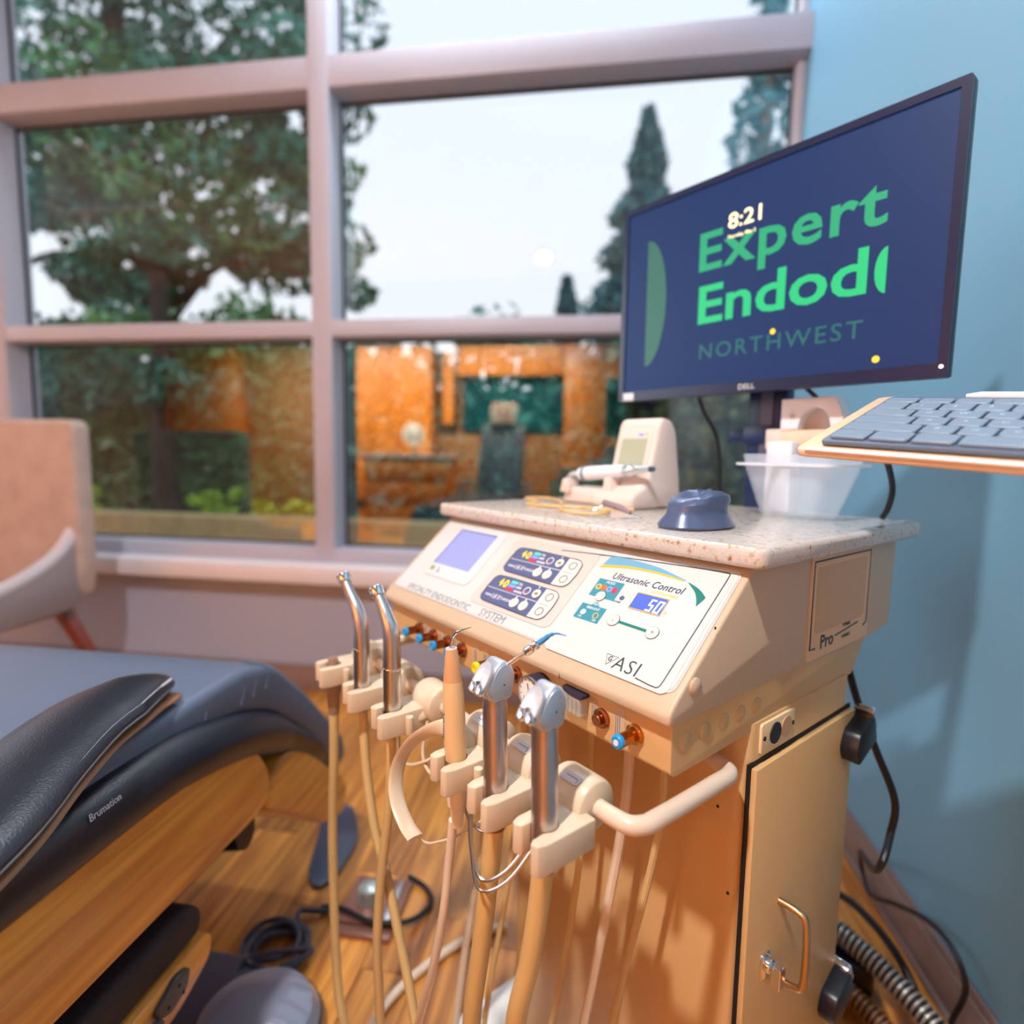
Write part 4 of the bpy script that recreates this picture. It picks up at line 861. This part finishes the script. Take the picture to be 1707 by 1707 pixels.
obj('body', prism(rrect(0, .43, 0, .168, .006), 0, .0045), KEYB, kb, bevel=.0012)
rows = [[1.2, 1.2, 1.2, 5.6, 1.2, 1.2, 1.2, 1, 1, 1], [2.3]+[1]*10+[2.5], [1.8]+[1]*11+[2.0], [1.5]+[1]*12+[1.3], [1]*13+[1.8], [1.1]*14]
kc = {}
chars = ['     ', ' ZXCVBNM,./ ', ' ASDFGHJKL;\' ', ' QWERTYUIOP[] ', '`1234567890-= ', '']
lets = []
ky = .005
for ri_, row in enumerate(rows):
    hh = .0255 if ri_ < 5 else .020
    kx = .005
    for ci_, w_ in enumerate(row):
        ww = w_*.0277
        if kx+ww > .430: break
        key = (round(w_, 2), hh)
        if key not in kc:
            o = obj('key', prism(rrect(.001, ww-.0015, .001, hh-.0018, .003, 3), .0046, .0078), KEYM, kb, bevel=.0007, seg=1); kc[key] = o
        else:
            o = kc[key].copy(); COL.objects.link(o); o.parent = kb
        o.location = (kx, ky, 0)
        c_ = chars[ri_][ci_] if ci_ < len(chars[ri_]) else ' '
        if c_ != ' ': obj('key_letter', textmesh(c_, .0075, T(kx+ww*.42, ky+hh*.55, .0078), .0001), mat('key_print', (180, 200, 220), .5), kb)
        kx += ww
    ky += hh
obj('lettering', textmesh('Easy Desk', .0095, T(.165, .0165, .0078), .0001, .0002), WHITEINK, kb)
t = thing('stylus', 'white stylus resting behind the keyboard at the right edge', 'stylus', (0, 0, 0)); t.matrix_world = TM @ T(.07, .188, .0052); t.rotation_euler = t.matrix_world.to_euler()
obj('barrel', tube([(0, 0, 0), (.012, 0, 0), (.17, 0, 0)], [.002, .0045, .0045], 12), WHITEP, t)
# cables by the monitor and the cart
def cable(label, pts, r, material=BLACKR, cat='cable', name='cable', base=None):
    o = obj(name, tube(smooth(pts, 8), r, 9), material); tag(o, label, cat); return o
L = lambda u, v, z: CM @ Vector((u, v, z))
cable('black cable hanging from the monitor behind the pale motor unit', [L(-.385, .43, 1.25), L(-.374, .455, 1.19), L(-.352, .475, 1.13), L(-.346, .480, 1.03), L(-.346, .478, .85)], .0038)
cable('black cable running from the monitor back down to the beige arm', [L(-.20, .445, 1.24), L(-.165, .452, 1.205), L(-.140, .478, 1.17), L(-.118, .484, 1.156)], .0036)
cable('black cable dropping from the keyboard tray past the clear tub', [L(-.015, .30, 1.135), L(-.02, .36, 1.10), L(-.028, .415, 1.06), L(-.036, .430, 1.03), L(-.045, .436, 1.0125)], .0042)
cable('long black power cord looping down the blue wall behind the cart', [L(-.036, .33, .80), L(-.029, .36, .74), L(-.007, .375, .676), L(.018, .38, .615), L(.016, .385, .563), L(0, .39, .49), Vector((.665, 1.44, .14)), Vector((.698, 1.45, .03)), Vector((.70, 1.34, .09)), Vector((.70, 1.228, .151)), Vector((.695, 1.13, .178)), Vector((.69, 1.07, .145)), Vector((.685, 1.09, .04)), Vector((.68, 1.02, .012))], .0052)

# ================================================================== FLOOR THINGS BEHIND THE CART
RIB = mat('hose_rib_silver', (200, 195, 190), .35, .6)
def ribbed(label, pts, r, n, ribm):
    P = smooth(pts, 10); t = thing('corrugated_hose', label, 'hose', (0, 0, 0))
    obj('hose_core', tube(P, r*.86, 12), BLACKR, t)
    Ls = [0]
    for a, b in zip(P, P[1:]): Ls.append(Ls[-1]+(b-a).length)
    rb = []
    k0 = None
    for i in range(n):
        s_ = Ls[-1]*(i+.5)/n; k = max(j for j in range(len(P)-1) if Ls[j] <= s_); q = (s_-Ls[k])/(Ls[k+1]-Ls[k]); c = P[k].lerp(P[k+1], q); d_ = (P[k+1]-P[k]).normalized()
        if k0 is None: k0 = obj('rib', lathe([(.82*r, -.0028), (r, -.0016), (r, .0016), (.82*r, .0028)], (0, 0, 0), (0, 0, 1), 16), ribm, t); o = k0
        else: o = k0.copy(); COL.objects.link(o); o.parent = t
        o.location = c; o.rotation_euler = d_.to_track_quat('Z', 'Y').to_euler()
ribbed('upper corrugated hose with silver ribs behind the cart', [(.46, 1.28, .105), (.55, 1.20, .10), (.62, 1.11, .075), (.665, 1.02, .05), (.68, .93, .035)], .022, 40, RIB)
ribbed('lower corrugated hose with brown ribs beside the silver one', [(.44, 1.22, .05), (.52, 1.14, .045), (.575, 1.06, .03), (.60, .98, .025)], .020, 30, mat('hose_rib_brown', (150, 95, 50), .4, .3))
t = thing('foot_pedal', 'black foot pedal with a curved guard hoop behind the cart near the wall', 'pedal', (.50, 1.22, 0))
obj('housing', prism(roundpoly([(-.09, -.06), (.10, -.05), (.085, .07), (-.09, .08)], .03), .0, .075), BLACKP, t, bevel=.012, seg=3)
obj('guard_hoop', tube(smooth([(-.06, .10, .02), (-.02, .11, .11), (.07, .07, .13), (.13, -.03, .10), (.155, -.12, .03)], 6), (.008), 10), BLACKP, t)

# foot switch plate and its cable on the open floor
t = thing('foot_switch', 'brown metal foot switch plate with a silver dome on the wood floor', 'foot switch', (-.505, 1.240, 0), .02)
obj('plate', prism(rrect(-.072, .072, -.070, .075, .006), 0, .014), mat('mauve_brown_plate', (150, 105, 92), .3, .4), t, bevel=.003)
obj('front_rail', box(-.066, .070, -.104, -.078, 0, .012), mat('mauve_brown_plate', (150, 105, 92), .3, .4), t, bevel=.002)
obj('dome_button', lathe([(.030, .0), (.030, .026), (.026, .036), (.014, .042), (0, .043)], (-.015, .0, .012), (0, 0, 1), 24), mat('dome_silver', (190, 200, 195), .3, .7, noise=.2, nscale=60), t)
obj('hinge_strip', box(.038, .054, -.060, .068, .014, .020), SATIN, t, bevel=.001)
obj('foot_switch_cord', tube(smooth([(.055, .09, .012), (.11, .06, .010), (.135, .01, .010), (.10, -.055, .018), (.02, -.075, .024), (-.06, -.050, .024), (-.12, -.035, .010)], 7), .0062, 10), BLACKR, t)
cl = []
for k in range(64):
    a = k*.40; q = k/63; w = 1+.20*math.sin(k*.22)
    cl.append((-.665+.060*math.cos(a)*w+.010*math.sin(k*.11), 1.075+.056*math.sin(a)*w+.010*math.sin(k*.17), .010+.016*q+.005*math.sin(k*.9)))
cord = [(-.60, 1.19, .012), (-.63, 1.185, .014), (-.665, 1.165, .018)]+cl[::1]+[(-.700, 1.02, .03), (-.690, .97, .014), (-.66, .93, .012), (-.60, .885, .012), (-.52, .86, .012)]
cable('dark rubber cord coiled on the floor between chair base and foot switch', cord, .0062, mat('slate_rubber_cord', (62, 66, 84), .35), 'cord', 'coiled_cord')
t = cable('pale hose curving over the floor beneath the hanging instruments', [(-.18, 1.22, .010), (-.25, 1.18, .010), (-.33, 1.09, .010), (-.385, .99, .010), (-.39, .90, .010), (-.33, .82, .010)], .009, HOSEP, 'hose', 'floor_hose')

# ================================================================== DENTAL CHAIR (left foreground)
ch = thing('dental_chair', 'black leather dental chair with honey wood side panels, foot end pointing at the window', 'dental chair', (-.98, .60, 0))
def YZ(pts, x0, x1): return prism([(y-.60, z) for y, z in pts], x0+.98, x1+.98, 'x')
def q3(x, y, z): return Vector((x+.98, y-.60, z))
cu = roundpoly([(-.7, .715), (.55, .712), (.80, .716), (.90, .716), (1.0, .690), (1.12, .585), (1.30, .395), (1.31, .34), (1.275, .325), (1.235, .355), (1.10, .505), (.98, .60), (.88, .640), (.4, .655), (-.7, .655)], .03)
obj('dark_underlayer', YZ([(-.7, .5), (.82, .5), (.90, .52), (1.0, .46), (1.2, .34), (1.24, .36), (1.08, .50), (.96, .60), (.86, .645), (-.7, .66)], -1.3, -.655), DARK, ch)  # black layer added to darken the gap between cushion and bolster
obj('seat_cushion', YZ(cu, -1.34, -.605), LEATHG, ch, bevel=.028, seg=4, label='broad upholstered cushion, slate-blue sky sheen put into its colour')
for k, (y, w) in enumerate(((.80, .012), (.90, .010), (.935, .008), (.975, .007))):
    obj('cushion_fold', tube(smooth([q3(-.640, y-.03, .712-.0*k), q3(-.612, y, .690), q3(-.606, y-.012, .655)], 4), [.002, .005, .003], 8), LEATHG, ch)
bs = smooth([q3(-.618, -.7, .642), q3(-.618, .20, .642), q3(-.618, .45, .642), q3(-.618, .68, .642), q3(-.618, .80, .624), q3(-.625, .92, .585), q3(-.64, 1.05, .515), q3(-.65, 1.18, .415), q3(-.655, 1.27, .335)], 6)
bo = obj('side_bolster', tube(bs, [(.045, .050)]*(len(bs)-14)+[(.040, .048)]*8+[(.032, .044)]*4+[(.022, .036), (.012, .02)], 24, upv=(0, 0, 1)), LEATHER, ch)
obj('lettering', textmesh('Brumation', .012, frame(q3(-.576, .575, .668), (0, 1, .03), (-.35, 0, .94), (.94, 0, .35)) @ T(0, 0, .002), .0004, 0, .15, .9), mat('silver_script', (200, 205, 215), .4), bo)
slab = roundpoly([(-.7, .607), (.50, .607), (.70, .617), (.80, .614), (.90, .575), (.945, .51), (.948, .455), (.90, .440), (.50, .447), (-.7, .447)], [0, .02, .05, .05, .05, .04, .03, .03, 0, 0])
obj('side_panel', YZ(slab, -.622, -.590), WOODC, ch, bevel=.006, seg=3, label='long honey wood side panel')
leg = roundpoly([(.95, .42), (.985, .47), (1.03, .495), (1.085, .488), (1.20, .375), (1.30, .285), (1.315, .235), (1.28, .198), (1.20, .225), (1.0, .385)], .03)
obj('leg_rest_panel', YZ(leg, -1.28, -.604), WOODC, ch, bevel=.012, seg=3, label='honey wood panel under the leg rest')
arm = smooth([q3(-.655, .775, .742), q3(-.655, .70, .748), q3(-.640, .60, .748), q3(-.603, .50, .745), q3(-.563, .40, .738), q3(-.535, .25, .73), q3(-.525, .0, .73)], 6)
na = len(arm); ra = [(.004+.020*min(1, (i/5))**.6, .010+.052*min(1, (i/9))**.6) for i in range(na)]
am = obj('armrest', tube(arm, ra, 22, upv=(0, 0, 1)), LEATHER, ch, label='padded black armrest with a pale seam')
def off(path, dx, dz, i0=2):
    out = []
    for i in range(i0, len(path)-1):
        tt = (path[i+1]-path[i-1]).normalized(); sd_ = Vector((-tt.y, tt.x, 0))
        wgt = ra[i][1]/.062
        out.append(path[i]+sd_*dx*wgt+Vector((0, 0, dz)))
    return out
obj('piping', tube(off(arm, .054, .009), [.0022], 8), mat('pale_piping', (205, 205, 215), .4), am)
obj('stitching', tube(off(arm, .061, -.002), [.0016], 6), mat('stitch_grey', (120, 125, 140), .5), am)
obj('wood_underside', tube(off(arm, .040, -.019), [(.006, .020)], 12, upv=(0, 0, 1)), mat('brown_underside', (150, 92, 50), .4), am)
obj('arm_stitches', tube(off(arm, -.056, .006), [.0016], 6), mat('stitch_grey', (120, 125, 140), .5), am)
obj('arm_bracket', YZ([(.0, .62), (.45, .62), (.60, .70), (.60, .73), (-.1, .73)], -.66, -.625), BLACKP, ch, bevel=.006)
lp = roundpoly([(-.6, .335), (.66, .335), (.765, .335), (.775, .372), (.74, .398), (-.6, .405)], .02)
lo = obj('lower_pad', YZ(lp, -.84, -.600), mat('textured_black_pad', (44, 36, 44), .6, noise=.4, nscale=160, bump=.6, bscale=700), ch, bevel=.018, seg=3, label='textured black pad on the lower wood rail')
lr = roundpoly([(-.6, .262), (.62, .262), (.70, .262), (.775, .290), (.778, .333), (-.6, .333)], .02)
obj('lower_rail', YZ(lr, -.83, -.592), WOODC, ch, bevel=.006, label='honey wood rail under the textured pad')
br = obj('metal_bracket', [prism(roundpoly([(.650-.60, .302), (.648-.60, .318), (.690-.60, .334), (.715-.60, .326), (.708-.60, .300), (.675-.60, .290)], .008), .384+.004, .395+.002, 'x')], mat('blackened_bracket', (92, 96, 104), .4, .6), ch, bevel=.002)
obj('bracket_knob', lathe([(.012, 0), (.012, .008), (.009, .010)], q3(-.584, .640, .300), (1, 0, 0), 20), mat('blackened_bracket', (92, 96, 104), .4, .6), br)
for y, z in ((.668, .305), (.690, .318), (.698, .300)): obj('bolt', disc(q3(-.5835, y, z), .0028, .001, (1, 0, 0), 8), DARK, br)
obj('pedestal', prism(rrect(-.35, .10, -.45, .30, .08), .05, .60), BLACKP, ch, bevel=.01)
obj('under_mechanism', [tube([q3(-.90, .95, .33), q3(-.66, .97, .36)], .035, 14), box(-.26, .26, .10, .42, .34, .44)], BLACKP, ch)
ARENA = tag(obj('floor_mat', prism(roundpoly([(-.715, 1.30), (-.67, 1.25), (-.635, 1.30), (-.635, 1.45), (-.72, 1.60), (-.80, 1.58)], .05), .0, .012), mat('base_slate', (58, 70, 94), .35, coat=.3), bevel=.004), 'small slate-blue mat on the floor under the foot end of the black leather chair', 'mat')
obj('base_skirt', prism([(x+.98, y-.60) for x, y in roundpoly([(-1.35, .2), (-.66, .2), (-.60, .98), (-.70, 1.035), (-1.35, 1.04)], [.02, .05, .06, .06, .02])], .004, .028), mat('base_slate', (58, 70, 94), .35, coat=.3), ch, bevel=.008)
t = thing('round_foot_control', 'glossy grey dome foot control on the floor at the bottom, beside the coiled cord', 'foot control', (-.595, .885, .030))
obj('dome', lathe([(.112, 0), (.114, .012), (.100, .034), (.060, .050), (0, .055)], (0, 0, 0), (0, 0, 1), 40), mat('glossy_grey_dome', (128, 134, 152), .12, coat=.6), t)
obj('rubber_ring', lathe([(.118, 0), (.118, .008), (.110, .010)], (0, 0, 0), (0, 0, 1), 40), BLACKR, t)

# ================================================================== VISITOR CHAIR BY THE WINDOW
vc = thing('upholstered_armchair', 'beige upholstered armchair with dark red-brown legs under the left window', 'armchair', (-2.36, 1.85, 0))
def v3(x, y, z): return Vector((x+2.36, y-1.85, z))
bk = roundpoly([(-.30, .50), (.34, .50), (.362, .62), (.360, 1.18), (.34, 1.205), (-.32, 1.205), (-.35, 1.18)], .03)
obj('backrest', prism(bk, .10, .19, 'y'), BEIGEF, vc, bevel=.022, seg=3)
obj('seat_cushion', prism(rrect(-.30, .27, -.50, .11, .06), .475, .555), BEIGEF, vc, bevel=.025, seg=3)
obj('seat_shell', prism(rrect(-.33, .30, -.50, .15, .06), .44, .475), mat('shell_fabric', (150, 136, 136), .8), vc, bevel=.02)
for s in (-1, 1):
    top = smooth([(.14, .80), (.06, .70), (-.08, .625), (-.28, .575), (-.48, .56)], 4)
    pl = [(p.x, p.y) for p in top]+[(-.50, .47), (-.28, .455), (.10, .47), (.17, .56)]
    x0, x1 = (.30, .345) if s > 0 else (-.345, -.30)
    ap = obj('arm_panel', prism(pl, x0, x1, 'x'), mat('shell_fabric', (150, 136, 136), .8), vc, bevel=.010)
    obj('arm_edge', tube([Vector(((x0+x1)/2, p.x, p.y)) for p in top], .026, 12), mat('arm_edge_fabric', (200, 192, 196), .6), ap)
for (a, b, c, d) in ((.265, .10, .485, .16), (-.265, .10, -.485, .16), (.26, -.40, .33, -.46), (-.26, -.40, -.33, -.46)):
    obj('leg', tube([(a, b, .46), (c, d, 0)], [.034, .020], 4), LEGW, vc, bevel=.002)
